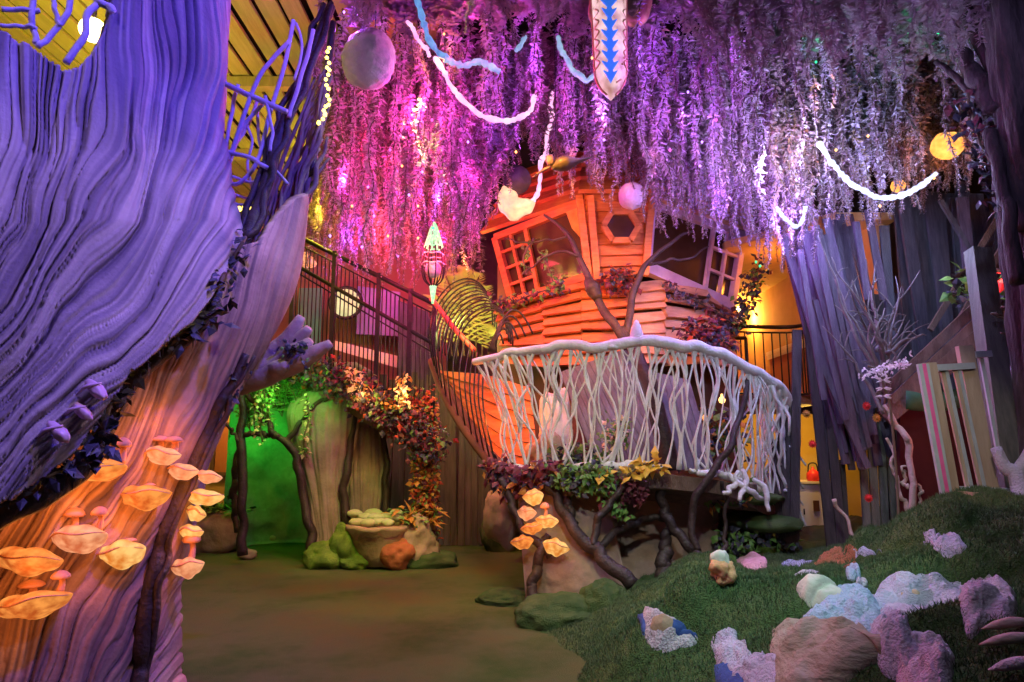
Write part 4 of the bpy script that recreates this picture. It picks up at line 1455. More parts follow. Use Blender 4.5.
build('knot', m, M['limb'], bt)
# things standing dimly on the deck behind the railing
rock('boulder', 'white lumpy boulder behind the white railing at the balcony centre', 'rock', P(556, 430, 8.1), (.22, .2, .5), M['cream_rock'], .3, 1.5, 91)
rock('boulder', 'rosy boulder standing low behind the railing beside the orange plank stair', 'rock', P(548, 455, 7.8), (.2, .18, .25), M['rock'], .25, 1.5, 92)
foliage('shrub', 'green shrub on the deck behind the left part of the white railing', 'plant', spl(W([(560, 462, 7.3), (580, 458, 7.3), (598, 462, 7.3)]), 10), 300, .10, .09, [M['stem'], M['green_leaf'], M['dark_leaf']], [1, 2])
foliage('shrub', 'pale leafy shrub growing behind the white railing below the plank panel', 'plant', spl(W([(606, 462, 7.25), (614, 440, 7.3), (620, 420, 7.35)]), 10), 220, .08, .07, [M['stem'], M['green_leaf'], M['cream_leaf']], [1, 2])
for (px, py, r, e, lb) in ((678, 408, .05, 'warm_bulb', 'small white glowing bulb behind the railing just right of the bare tree'), (706, 418, .05, 'lamp_orange', 'small orange glowing bulb behind the railing bars nearest the red shrub'), (722, 400, .045, 'warm_bulb', 'small white glowing bulb behind the right bend of the white railing')):
    m = MB()
    m.lathe(P(px, py, 8.6), [(.001, -r), (r * .7, -r * .7), (r, 0), (r * .7, r * .7), (.3 * r, r), (.3 * r, r * 1.7), (.001, r * 1.7)], 14)
    tag(build('hanging_bulb', m, E[e]), lb, 'bulb')
foliage('shrub', 'dark shrub behind the right bend of the white railing', 'plant', spl(W([(690, 440, 8.2), (710, 430, 8.3), (735, 440, 8.4)]), 10), 340, .18, .12, [M['stem'], M['dark_leaf'], M['rust_leaf'], M['green_leaf']], [1, 1, 2, 3])
# garlands along the deck edge
foliage('ivy_garland', 'maroon ivy garland under the left end of the white railing', 'ivy', spl(W([(494, 468, 7.3), (506, 478, 7.2), (522, 482, 7.1), (540, 476, 7.05), (556, 472, 7.0)]), 20), 420, .085, .11, [M['stem'], M['maroon_leaf'], M['dark_leaf'], M['rust_leaf']], [1, 1, 1, 2, 1, 3])
foliage('fern_garland', 'green fern garland hanging below the white bottom rail', 'fern', spl(W([(560, 474, 6.98), (576, 482, 6.95), (592, 476, 6.92), (604, 474, 6.92)]), 16), 460, .075, .08, [M['stem'], M['green_leaf'], M['dark_leaf']], [1, 1, 2])
foliage('hanging_vine', 'green vine trailing from the deck beside the yellow leaves', 'vine', spl(W([(612, 470, 6.9), (606, 488, 6.9), (612, 504, 6.9), (622, 512, 6.9)]), 16), 190, .06, .08, [M['stem'], M['green_leaf'], M['maroon_leaf']], [1, 1, 2])
foliage('yellow_leaf_spray', 'bright yellow leaves on the deck edge at the foot of the bare tree', 'leaves', spl(W([(626, 476, 6.88), (640, 466, 6.88), (652, 462, 6.88), (662, 466, 6.88)]), 12), 60, .04, .11, [M['stem'], M['yellow_leaf']], [1])
foliage('yellow_leaf_spray', 'few yellow leaves hanging at the deck edge above the trailing vine', 'leaves', spl(W([(604, 470, 6.86), (608, 474, 6.86)]), 5), 9, .03, .10, [M['stem'], M['yellow_leaf']], [1])
foliage('ivy_tuft', 'maroon ivy tuft hanging below the yellow leaves', 'ivy', spl(W([(626, 484, 6.92), (634, 496, 6.92), (640, 484, 6.92)]), 8), 90, .06, .08, [M['stem'], M['maroon_leaf']], [1])

# ------------------------------------------------------------------ base below the deck
def sheetpts(cols, rows, fn):
    A_ = np.zeros((rows, cols, 3))
    for i in range(rows):
        for j in range(cols):
            A_[i, j] = fn(j / (cols - 1), i / (rows - 1))
    return A_


def quadsheet(tl, tr, b_r, b_l, bulge, seed, amp=.06, freq=2.0, c=60, r=60, depth=(0, 1, 0), th=.5):
    tl, tr, b_r, b_l = [P(*p) for p in (tl, tr, b_r, b_l)]

    def fn(u, v):
        p = tl.lerp(tr, u).lerp(b_l.lerp(b_r, u), v)
        return p + V((0, -bulge * 4 * u * (1 - u) * (.3 + v * (1.2 - v)), 0))
    A_ = sheetpts(c, r, fn)
    q = A_.reshape(-1, 3)
    q[:, 1] += amp * fbm(q * freq, 4, seed)
    m = MB()
    m.grid(q.reshape(A_.shape), 0, th, depth)
    return m


m = quadsheet((516, 476, 7.35), (602, 476, 7.5), (634, 612, 6.75), (527, 616, 6.85), .35, 3, .05, 2.5)
tag(build('canvas_mound', m, M['canvas']), 'tan canvas mound lit by brackets under the left of the balcony', 'mound')
m = quadsheet((575, 476, 7.9), (720, 482, 8.0), (716, 590, 7.35), (596, 606, 7.15), .2, 8, .05, 2.0)
tag(build('canvas_wall', m, M['canvas']), 'taut tan canvas stretched behind the dark struts under the balcony', 'canvas', None, 'thing')
rock('mossy_rock', 'dark mossy rock behind the left strut under the balcony', 'rock', G(496, 552) + V((.05, .3, .25)), (.30, .28, .38), M['moss'], .15, 1.4, 61)
rock('boulder', 'mauve boulder leaning between the mossy rock and the left strut', 'rock', P(505, 515, 7.9), (.22, .2, .36), M['canvas'], .2, 1.4, 62)
sf = thing('strut_frame', 'crooked frame of dark branch struts carrying the balcony', 'frame', P(580, 560, 6.6))
STR = [([(504, 480, 7.1), (512, 508, 7.0), (524, 530, 6.9), (540, 545, 6.85), (550, 556, 6.8)], [.06, .06, .06, .065, .06]),
       ([(540, 480, 7.1), (556, 498, 7.0), (572, 524, 6.85), (592, 548, 6.75), (612, 566, 6.65), (634, 582, 6.55)], [.06, .07, .085, .095, .10, .10]),
       ([(590, 546, 6.74), (596, 528, 6.78), (604, 510, 6.8), (616, 494, 6.85), (632, 480, 6.9)], [.05, .06, .055, .045, .03]),
       ([(548, 536, 6.84), (540, 556, 6.8), (534, 578, 6.75), (530, 598, 6.7), (532, 612, 6.65)], [.05, .07, .075, .08, .09]),
       ([(564, 478, 7.1), (568, 504, 7.0), (574, 526, 6.9)], [.06, .06, .06]),
       ([(594, 548, 6.78), (620, 530, 7.0), (645, 520, 7.15), (672, 518, 7.2)], [.055, .055, .05, .045]),
       ([(660, 480, 7.1), (664, 505, 7.1), (672, 526, 7.05), (690, 546, 7.0), (704, 562, 6.9)], [.07, .075, .075, .075, .08]),
       ([(746, 380, 7.3), (742, 410, 7.2), (732, 440, 7.05), (716, 466, 7.0), (700, 490, 7.0), (694, 520, 7.0), (696, 550, 6.95)], [.04, .045, .05, .055, .06, .06, .05]),
       ([(669, 522, 7.15), (666, 545, 7.1), (664, 566, 7.05), (664, 590, 6.95)], [.05, .09, .11, .13]),
       ([(724, 478, 7.1), (726, 505, 7.1), (726, 535, 7.05), (720, 560, 7.0)], [.03, .03, .03, .04])]
for i, (pt, r) in enumerate(STR):
    m = MB()
    m.tube(wob(spl(W(pt), 34), .03, i, 11), [q * .68 for q in r], 10)
    build('strut', m, M['limb'], sf)
nobv = BVHTree.FromPolygons([V((0, 50, 0)), V((1, 50, 0)), V((0, 50, 1))], [(0, 1, 2)])
for (px, py, w, h, e, lb, t, td) in [
    (533, 497, 22, 16, 'yellow', 'pale yellow bracket lamp highest under the maroon garland', .1, ()), (527, 513, 20, 14, 'amber_pale', 'small peach bracket lamp second from the top under the balcony', -.1, ()),
    (532, 528, 24, 12, 'amber', 'small amber bracket lamp behind the left strut', .15, ()), (547, 521, 24, 13, 'yellow', 'yellow bracket lamp with one toadstool under the balcony', -.1, ((-.15, 12, 5),)),
    (522, 542, 24, 14, 'amber', 'orange bracket lamp left of the crossing struts', .1, ()), (556, 547, 28, 17, 'yellow', 'largest yellow bracket lamp below the crossing struts', -.25, ())]:
    bracket(px, py, w, h, E[e], lb, t, td, bv=nobv, fb=6.72 if px > 524 else 6.8, group='glowing bracket mushrooms under the balcony', out=0, Lw=1.0)
# shelves with bricks and plants right of the struts
sh = thing('ledge_stack', 'stacked mossy ledges with dull brick below the hanging white net', 'ledge', P(752, 560, 7.8))
for (px, py, Yc, rx, rz, nm, mt) in ((734, 497, 7.75, .52, .10, 'ledge', M['moss']), (762, 522, 7.8, .42, .12, 'ledge', M['moss'])):
    m = MB()
    m.blob(P(px, py, Yc), (rx, .45, rz), .10, 1.5, 4, px)
    build(nm, m, mt, sh)
m = MB()
for r_ in range(7):
    for c_ in range(3):
        p = P(718, 560, 8.0)
        p = V((p.x + .22 * c_ + .1 * (r_ % 2), 8.05 + .02 * ((r_ * 7 + c_) % 3), .36 + r_ * .10))
        m.box(p, (.205, .12, .088))
build('brick_wall', m, M['brick'], sh, False)
m = MB()
m.box(P(704, 487, 7.4) + V((.2, .1, 0)), (.62, .5, .07))
build('shelf_board', m, M['brown_beam'], sh, False)
foliage('shrub', 'green shrub growing in front of the dull bricks', 'plant', spl([P(724, 548, 7.5), P(736, 542, 7.5), P(748, 550, 7.5)], 8), 170, .08, .10, [M['stem'], M['green_leaf'], M['dark_leaf']], [1, 1, 2])
foliage('shrub', 'dark drooping shrub under the lower mossy ledge', 'plant', spl([P(752, 532, 7.6), P(768, 540, 7.6), P(784, 545, 7.6)], 8), 260, .12, .10, [M['stem'], M['dark_leaf'], M['green_leaf']], [1, 1, 2])
foliage('leafy_tuft', 'rusty leafy tuft lying on the upper mossy ledge', 'plant', spl([P(712, 500, 7.4), P(728, 490, 7.35), P(746, 492, 7.35)], 8), 160, .06, .10, [M['stem'], M['rust_leaf'], M['green_leaf'], M['dark_leaf']], [1, 2, 2, 3])
m = MB()
c = P(767, 553, 7.5)
m.lathe(c + V((0, 0, -.08)), [(.07, 0), (.09, .14), (.10, .15), (.085, .15), (.07, .12), (.001, .11)], 18)
tag(build('flower_pot', m, M['green_moss']), 'small yellow green pot under the lower mossy ledge', 'pot')

# ================================================================== the mossy hill
CP = [(560, 622, 6.35), (600, 606, 6.35), (640, 600, 5.9), (655, 640, 4.75), (626, 664, 4.7), (690, 578, 6.4), (660, 592, 6.1), (735, 578, 5.7), (720, 615, 4.75), (765, 604, 4.75), (700, 650, 4.35), (722, 690, 3.9),
      (796, 592, 5.3), (842, 584, 5.0), (800, 562, 6.6), (760, 562, 6.9), (850, 562, 6.4), (820, 548, 8.4), (745, 552, 8.0), (700, 565, 7.2), (880, 545, 6.3), (908, 530, 5.9), (944, 508, 5.45), (1000, 506, 5.3), (880, 574, 5.1), (922, 566, 4.7),
      (972, 560, 4.45), (1020, 545, 4.5), (1020, 588, 3.8), (884, 606, 4.1), (840, 645, 3.55), (800, 668, 3.55), (932, 626, 3.6), (984, 612, 3.65), (942, 665, 3.05), (1004, 655, 2.95), (1022, 700, 2.55), (862, 700, 3.05), (764, 700, 3.55), (780, 630, 4.3),
      (1110, 505, 5.3), (1180, 600, 3.5), (1180, 720, 2.4), (960, 760, 2.5), (1100, 640, 3.0)]
pts = [P(*p) for p in CP]
flo = [G(x, y, -.06) for x, y in ((500, 618), (530, 634), (556, 652), (584, 682), (600, 720), (660, 790))] + [V((.25, 7.3, -.1)), V((.2, 8.4, -.1)), V((.6, 9.6, -.05)), V((2.2, 9.8, .1)), V((4.2, 9.6, .5)), V((5.8, 8.6, .9)), V((7.0, 7.0, 1.2)), V((7, 4, 1.3)), V((5.5, 2, 1.0)), V((3, 1.4, .6)), V((1.2, 2.0, -.05)), V((.4, 3.0, -.12)), V((.2, 4.5, -.15)), V((-.4, 6.2, -.15))]
C0 = np.array([tuple(p) for p in pts + flo])
xy, zz = C0[:, :2], C0[:, 2]


def tps(d2):
    return np.where(d2 > 0, .5 * d2 * np.log(np.maximum(d2, 1e-12)), 0)


K = tps(((xy[:, None] - xy[None]) ** 2).sum(2)) + .06 * np.eye(len(xy))
Q = np.concatenate([np.ones((len(xy), 1)), xy], 1)
Amat = np.block([[K, Q], [Q.T, np.zeros((3, 3))]])
wt = np.linalg.solve(Amat, np.concatenate([zz, np.zeros(3)]))


MOUNDS = [(P(a, b, c).x, c, d, e, f) for a, b, c, d, e, f in ((760, 605, 4.75, .62, .62, .16), (655, 640, 4.95, .55, .5, .13), (970, 545, 4.75, .8, .34, .13), (905, 550, 5.2, .34, .62, .14), (985, 575, 4.25, .55, .26, .10), (690, 585, 6.2, .5, .5, .10), (930, 640, 3.35, .32, .22, .07), (1000, 640, 3.1, .5, .3, .08), (840, 575, 5.6, .3, .3, .08))]


def hill_z(x, y):
    p = np.stack([x, y], 1)
    out = np.zeros(len(p))
    for s in range(0, len(p), 20000):
        q = p[s:s + 20000]
        out[s:s + 20000] = tps(((q[:, None] - xy[None]) ** 2).sum(2)) @ wt[:-3] + wt[-3] + q @ wt[-2:]
    n = n3(x * 1.15, y * 1.15)
    for (mx, my, rx, ry, hh) in MOUNDS:
        d = ((x - mx) / rx) ** 2 + ((y - my) / ry) ** 2
        out = out + hh * np.sqrt(np.maximum(0, 1 - d)) ** .8
    lump = .13 * np.abs(fbm(n, 2, 71)) + .07 * np.abs(vnoise(n3(x * 2.6, y * 2.6), 77)) - .07
    return out + lump * np.clip((out + .1) * 4, 0, 1) + .012 * fbm(n3(x * 14, y * 14), 2, 75)


nx_, ny_ = 340, 380
gx, gy = np.meshgrid(np.linspace(-.6, 6.4, nx_), np.linspace(1.9, 9.6, ny_))
gz = hill_z(gx.ravel(), gy.ravel()).reshape(gx.shape)
m = MB()
m.grid(np.stack([gx, gy, np.maximum(gz, -.2)], 2), 0, .15, (0, 0, -1))
hill = tag(build('moss_hill', m, M['moss'], None, True), 'lumpy mossy hill rising to the white stair gate', 'hill', None, 'structure')
bvH = bvh_of([hill])
# fibres of the turf
NB = 150000
fx, fy = NR.uniform(-.2, 5.2, NB * 3), NR.uniform(2.3, 8.8, NB * 3)
fz = hill_z(fx, fy)
pj = projnp(np.stack([fx, fy, fz], 1))
okb = (fz > -.01) & ~((fy > 7.1) & (fx > 3.5)) & (fy < 7.75) & (pj[0] > 480) & (pj[0] < 1060) & (pj[1] > 480) & (pj[1] < 720)
fx, fy, fz = fx[okb][:NB], fy[okb][:NB], fz[okb][:NB]
nbl = len(fx)
L = NR.uniform(.012, .034, nbl)
dx, dy = NR.normal(0, .012, nbl), NR.normal(-.004, .012, nbl)
an = NR.uniform(0, 6.28, nbl)
wv_ = .0028
vv = np.zeros((nbl, 3, 3))
vv[:, 0] = np.stack([fx - np.cos(an) * wv_, fy - np.sin(an) * wv_, fz - .004], 1)
vv[:, 1] = np.stack([fx + np.cos(an) * wv_, fy + np.sin(an) * wv_, fz - .004], 1)
vv[:, 2] = np.stack([fx + dx, fy + dy, fz + L], 1)
m = MB()
m.v = vv.reshape(-1, 3).tolist()
m.f = [(3 * i, 3 * i + 1, 3 * i + 2) for i in range(nbl)]
m.m = [0] * nbl
tag(build('moss_fibres', m, M['blade'], None, False), 'short fuzzy moss fibres covering the hill', 'moss', None, 'stuff')


def hill_patch(name, label, cat, poly, mt, dome=.06, amp=.03, freq=9, seed=0, spike=0.0, group=None, base=.06, parent=None, res=70, lowamp=.0):
    """a lump resting on the hill with the given outline"""
    xs_ = [p[0] for p in poly]
    ys_ = [p[1] for p in poly]
    pw = [hit(bvH, x, min(y, 760), 3)[0] for x, y in poly]
    my = sorted(p.y for p in pw)[len(pw) // 2]
    pw = [p if abs(p.y - my) < .42 else P(x, y, my + (.42 if p.y > my else -.42)) for p, (x, y) in zip(pw, poly)]
    P2 = [(p.x, p.y) for p in pw]
    # densify + smooth outline on the ground
    o = spl([V((a, b, 0)) for a, b in P2] + [V((P2[0][0], P2[0][1], 0))], 90)[:-1]
    cx, cy = sum(p.x for p in o) / len(o), sum(p.y for p in o) / len(o)
    nr = 22
    n = len(o)
    RR = np.array([(k / (nr - 1)) for k in range(nr)]) * 1.18
    pts_ = np.zeros((nr, n, 3))
    for j, p in enumerate(o):
        pts_[:, j, 0] = cx + (p.x - cx) * RR
        pts_[:, j, 1] = cy + (p.y - cy) * RR
    q = pts_.reshape(-1, 3)
    rr = np.repeat(RR, n) / 1.18
    dome = dome * .75
    z0 = hill_z(q[:, 0], q[:, 1])
    prof = np.sqrt(np.maximum(0, 1 - rr ** 4))
    z = z0 - base + (base + dome) * prof
    q[:, 2] = z
    nz = fbm(q * freq, 3, seed)
    sp_ = np.abs(vnoise(q * freq * 4, seed + 9))
    q[:, 2] += (amp * nz + spike * sp_ + lowamp * fbm(q * 3.2, 3, seed + 4)) * prof
    q[:, 0] += spike * .5 * vnoise(q * freq * 3, seed + 5) * prof
    q[:, 1] += spike * .5 * vnoise(q * freq * 3, seed + 6) * prof
    m = MB()
    m.grid(q.reshape(nr, n, 3), 0, 0, wrap=True)
    m.f.append(tuple(range((nr - 1) * n, nr * n)))
    m.m.append(0)
    # collapse centre ring
    o_ = build(name, m, mt, parent)
    return tag(o_, label, cat, group) if parent is None else o_


hill_patch('boulder', 'big tan weathered boulder at the front of the mossy hill', 'rock', [(774, 632), (800, 626), (838, 628), (858, 640), (872, 660), (880, 690), (836, 720), (790, 700), (776, 668)], M['big_rock'], .13, .035, 5, 3, lowamp=.06)
hill_patch('coral_patch', 'pale blue crocheted coral patch just behind the big tan boulder', 'coral', [(806, 620), (826, 604), (858, 594), (876, 602), (878, 630), (866, 640), (838, 626), (814, 626)], M['coral_blue'], .09, .03, 8, 4, .022)
hill_patch('coral_patch', 'long lilac crocheted coral band below the dark moss fold', 'coral', [(874, 600), (884, 586), (916, 584), (944, 588), (966, 596), (972, 612), (944, 626), (914, 622), (894, 628)], M['coral'], .09, .03, 8, 5, .022)
hill_patch('coral_patch', 'lilac crocheted coral ridge running down beside the big tan boulder', 'coral', [(868, 604), (888, 600), (902, 622), (914, 640), (922, 668), (900, 676), (878, 654), (868, 632)], M['coral'], .10, .03, 8, 6, .022)
hill_patch('coral_patch', 'pinkish crocheted coral lump nearest the leaf pods', 'coral', [(962, 596), (984, 584), (1008, 590), (1016, 610), (1014, 628), (990, 628), (966, 616)], M['coral_pink'], .09, .03, 8, 7, .022)
hill_patch('coral_patch', 'round pink crocheted coral rosette lowest on the hill', 'coral', [(902, 652), (918, 642), (940, 646), (952, 664), (946, 700), (916, 712), (900, 690)], M['coral_pink'], .09, .04, 8, 8, .025)
hill_patch('coral_patch', 'lilac crocheted coral bow at the hill foot beside blue felt', 'coral', [(714, 648), (728, 636), (742, 642), (752, 656), (772, 656), (786, 660), (790, 690), (760, 715), (742, 690), (726, 672)], M['coral'], .05, .03, 8, 9, .022)
hill_patch('felt_pool', 'dark blue felt patch below the lilac coral bow', 'felt', [(714, 664), (728, 664), (742, 670), (746, 700), (728, 700), (716, 682)], M['blue_felt'], .035, .004, 4, 10)
emb = hill_patch('embedded_stone', 'tan and white stone sunk in the moss with a blue felt edge', 'stone', [(641, 618), (656, 616), (676, 622), (694, 638), (684, 646), (664, 652), (650, 644), (644, 630)], M['coral_pink'], .055, .015, 8, 11, .012)
hill_patch('felt_edge', '', '', [(670, 626), (684, 630), (696, 638), (682, 640), (672, 636)], M['blue_felt'], .075, .004, 4, 12, parent=emb)
hill_patch('stone_chip', '', '', [(648, 626), (664, 622), (676, 630), (668, 638), (652, 636)], M['rock'], .075, .01, 8, 14, parent=emb)
hill_patch('felt_edge', '', '', [(637, 618), (646, 616), (648, 624), (642, 632)], M['blue_felt'], .04, .004, 4, 13, parent=emb)
hill_patch('boulder', 'small cream boulder resting on the green mound above the blue coral', 'rock', [(798, 590), (806, 584), (822, 588), (840, 594), (846, 604), (826, 606), (806, 600)], M['cream_rock'], .10, .03, 6, 15)
hill_patch('boulder', 'brown rock face set in the long lilac coral band', 'rock', [(892, 596), (906, 594), (924, 606), (918, 616), (902, 612)], M['rock'], .10, .01, 6, 16)
hill_patch('coral_patch', 'small lilac coral strip high on the dark moss below the gate', 'coral', [(924, 536), (936, 534), (952, 542), (966, 546), (956, 553), (936, 550), (926, 544)], M['coral'], .04, .02, 8, 17, .018)
oc = hit(bvH, 724, 580, 6)[0]
rock('boulder', 'orange stone at the back of the hill under the shelves', 'rock', oc + V((0, 0, .05)), (.085, .08, .09), M['orange_rock'], .28, 1.5, 18)
oc = hit(bvH, 720, 571, 6)[0]
rock('stone', 'small cream stone perched behind the orange stone', 'stone', P(720, 559, oc.y), (.065, .06, .06), M['cream_rock'], .2, 1.5, 19, 3)
hill_patch('stone', 'flat pink stone beside the orange stone', 'stone', [(736, 562), (748, 556), (764, 560), (764, 568), (746, 570)], M['pink_rock'], .07, .02, 6, 20)
hill_patch('stone', 'flat pale lilac slab in the hollow behind the green mound', 'stone', [(794, 574), (806, 571), (822, 573), (820, 579), (800, 580)], M['coral_pink'], .03, .004, 6, 21)
hill_patch('stone', 'pale blue slab in the hollow nearest the kitchen doorway', 'stone', [(780, 562), (800, 558), (816, 562), (800, 567), (784, 567)], M['coral_blue'], .03, .004, 6, 22)
hill_patch('rust_mat', 'rust-coloured mat of needles before the plank tree', 'mat', [(806, 556), (830, 548), (852, 546), (858, 556), (838, 564), (814, 564)], M['rust_mat'], .02, .012, 12, 23, .015)
hill_patch('stone', 'small white stone at the foot of the dark moss fold', 'stone', [(846, 572), (852, 568), (860, 572), (856, 580), (848, 579)], M['coral_blue'], .08, .01, 6, 24)
hill_patch('stone', 'small lilac stone below the white stone at the moss fold', 'stone', [(856, 584), (862, 580), (868, 585), (864, 592), (857, 591)], M['coral_pink'], .06, .01, 6, 25)
hill_patch('stone', 'grey slab at the foot of the plank tree', 'stone', [(852, 551), (866, 548), (880, 550), (876, 556), (858, 556)], M['coral_blue'], .03, .004, 6, 26)
for (px, py, L_, lb) in ((1010, 650, .20, 'long tan leaf pod lying on the moss'), (1008, 634, .18, 'olive leaf pod above the long tan pod'), (1016, 676, .16, 'pink tipped leaf pod lowest of the three')):
    loc, nn = hit(bvH, px, py, 3)
    m = MB()
    m.tube(spl([loc + V((-L_ * .6, 0, .02)), loc + V((0, -.02, .05)), loc + V((L_ * .7, .0, .045))], 16), [.004, .028, .034, .03, .006], 10, flat=.6)
    tag(build('leaf_pod', m, M['driftwood'] if 'tan' in lb else (M['coral_pink'] if 'pink' in lb else M['moss'])), lb, 'pod', 'leaf pods')
rock('moss_mound', 'dark moss mound at the hill foot nearest the floor', 'moss', G(556, 628) + V((.05, .25, .04)), (.4, .32, .2), M['moss'], .12, 2.6, 81, 5)
rock('moss_mound', 'dark round moss mound against the canvas mound', 'moss', P(606, 606, 6.5), (.25, .24, .22), M['moss'], .12, 2.6, 82, 5)
rock('moss_mound', 'flat dark moss mound on the floor left of the balcony leg', 'moss', G(508, 602) + V((0, .1, .0)), (.32, .28, .12), M['moss'], .12, 2.6, 83, 5)
# ================================================================== right side: lit upper balcony and kitchen
m = MB()
m.box((4.75, 11.5, 3.35), (.12, 6.0, 2.2))
struct('wall_gallery', m, M['warm_wall'], 'ochre plaster wall of the lit upper balcony')
m = MB()
m.slab([V((3.1, 9.6, 4.42)), V((4.1, 8.35, 4.42)), V((4.9, 8.35, 4.42)), V((4.9, 14.6, 4.42)), V((3.1, 14.6, 4.42))], .1, 0, V((0, 0, 1)))
struct('ceiling_gallery', m, M['warm_wall'], 'ochre soffit over the lit upper balcony')
m = MB()
m.box((4.3, 14.2, 3.35), (2.6, .12, 2.2))
struct('wall_gallery_end', m, M['warm_wall'], 'ochre end wall of the lit upper balcony')
m = MB()
m.box((4.686, 10.2, 2.72), (.012, 4.2, .95))
struct('wainscot', m, M['red_wall'], 'terracotta wainscot under the cream tile border')
bd = thing('tile_border', 'cream tile border strip along the upper balcony wall', 'tiles', V((4.66, 10.2, 3.2)))
m = MB()
for r_ in range(2):
    for c_ in range(42):
        m.box((4.668, 8.2 + c_ * .1 + .05 * r_, 3.17 + r_ * .075), (.02, .09, .066))
build('tile', m, M['tile'], bd, False)
m = MB()
m.box((4.05, 12.3, 2.30), (1.7, 3.2, .14))
struct('slab_balcony', m, M['brown_beam'], 'dark floor slab of the upper balcony')
gr = thing('gallery_railing', 'black iron railing of the lit upper balcony', 'railing', P(770, 395, 10.8))
HR = [P(726, 326, 10.8), P(788, 327, 10.75), P(812, 322, 10.3), P(842, 310, 9.6)]
hr = spl(HR, 23)
m = MB()
m.tube(hr, .032, 8)
build('handrail', m, M['iron'], gr)
m = MB()
m.tube([p + V((0, 0, -.09)) for p in hr], .015, 8)
m.tube([p + V((0, 0, -1.08)) for p in hr], .018, 8)
build('rail', m, M['iron'], gr)
for p in hr[::1]:
    m = MB()
    m.tube([p + V((0, 0, -1.08)), p + V((0, 0, -.09))], .011, 6)
    build('baluster', m, M['iron'], gr)
g2 = thing('short_railing', 'short black railing at the corner between treehouse and lit balcony', 'railing', P(732, 380, 9.9))
a, b = P(718, 338, 9.9), P(746, 338, 9.9)
m = MB()
m.tube([a, b], .028, 8)
build('handrail', m, M['iron'], g2)
for k in range(6):
    p = a.lerp(b, k / 5)
    m = MB()
    m.tube([p, p + V((0, 0, -.75))], .022 if k == 5 else .011, 6)
    build('baluster', m, M['iron'], g2)
wl = thing('wall_lamp', 'bright round wall lamp of the upper balcony beside the treehouse', 'lamp', V((4.5, 13.9, 3.9)))
c = P(742, 313, 13.8)
m = MB()
m.lathe(c, [(.001, -.16), (.12, -.12), (.17, 0), (.12, .12), (.001, .16)], 20)
build('globe', m, E['warm_lamp'], wl)
m = MB()
m.tube([c + V((0, .1, -.16)), c + V((0, .3, -.2)), c + V((0, .38, -.1))], .02, 8)
build('bracket', m, M['iron'], wl)
# kitchen through the gap
m = MB()
m.box((5.9, 13.4, 1.1), (3.4, .12, 2.2))
struct('wall_kitchen', m, M['yellow_wall'], 'bright yellow kitchen wall beyond the planks')
cb = thing('kitchen_cabinet', 'white kitchen cabinet seen through the gap in the planks', 'cabinet', V((5.35, 12.6, 0)))
q0, q1 = P(798, 490, 12.3), P(824, 490, 12.3)
x0, x1, zc = q0.x, q1.x + .3, .93
m = MB()
m.box(((x0 + x1) / 2, 12.6, zc / 2), (x1 - x0, .6, zc))
build('body', m, M['cabinet'], cb, False)
m = MB()
m.box(((x0 + x1) / 2, 12.58, zc + .02), (x1 - x0 + .04, .66, .04))
build('worktop', m, M['tile'], cb, False)
for k in range(2):
    m = MB()
    xx = x0 + (x1 - x0) * (k + .5) / 2
    m.box((xx, 12.29, .44), ((x1 - x0) / 2 - .04, .03, .68))
    d = build('door', m, M['cabinet'], cb, False)
    m = MB()
    m.box((xx + .1, 12.265, .55), (.10, .02, .18))
    build('panel', m, M['core'], d, False)
    m = MB()
    m.tube([(xx - .12, 12.26, .4), (xx - .12, 12.26, .5)], .012, 6)
    build('handle', m, M['iron'], d)
kt = thing('kettle', 'red kettle standing on the white kitchen worktop', 'kettle', V((P(814, 486, 12.4).x, 12.4, .97)))
c = BASE[kt.name]
m = MB()
m.lathe(c, [(.10, 0), (.12, .05), (.11, .14), (.06, .19), (.02, .21), (.025, .24), (.001, .25)], 18)
build('body', m, M['red_petal'], kt)
m = MB()
m.tube(spl([c + V((-.09, 0, .16)), c + V((-.06, 0, .30)), c + V((.06, 0, .30)), c + V((.09, 0, .16))], 12), .012, 7)
build('handle', m, M['iron'], kt)
m = MB()
m.tube([c + V((.1, 0, .08)), c + V((.18, 0, .17))], [.03, .015], 8)
build('spout', m, M['red_petal'], kt)

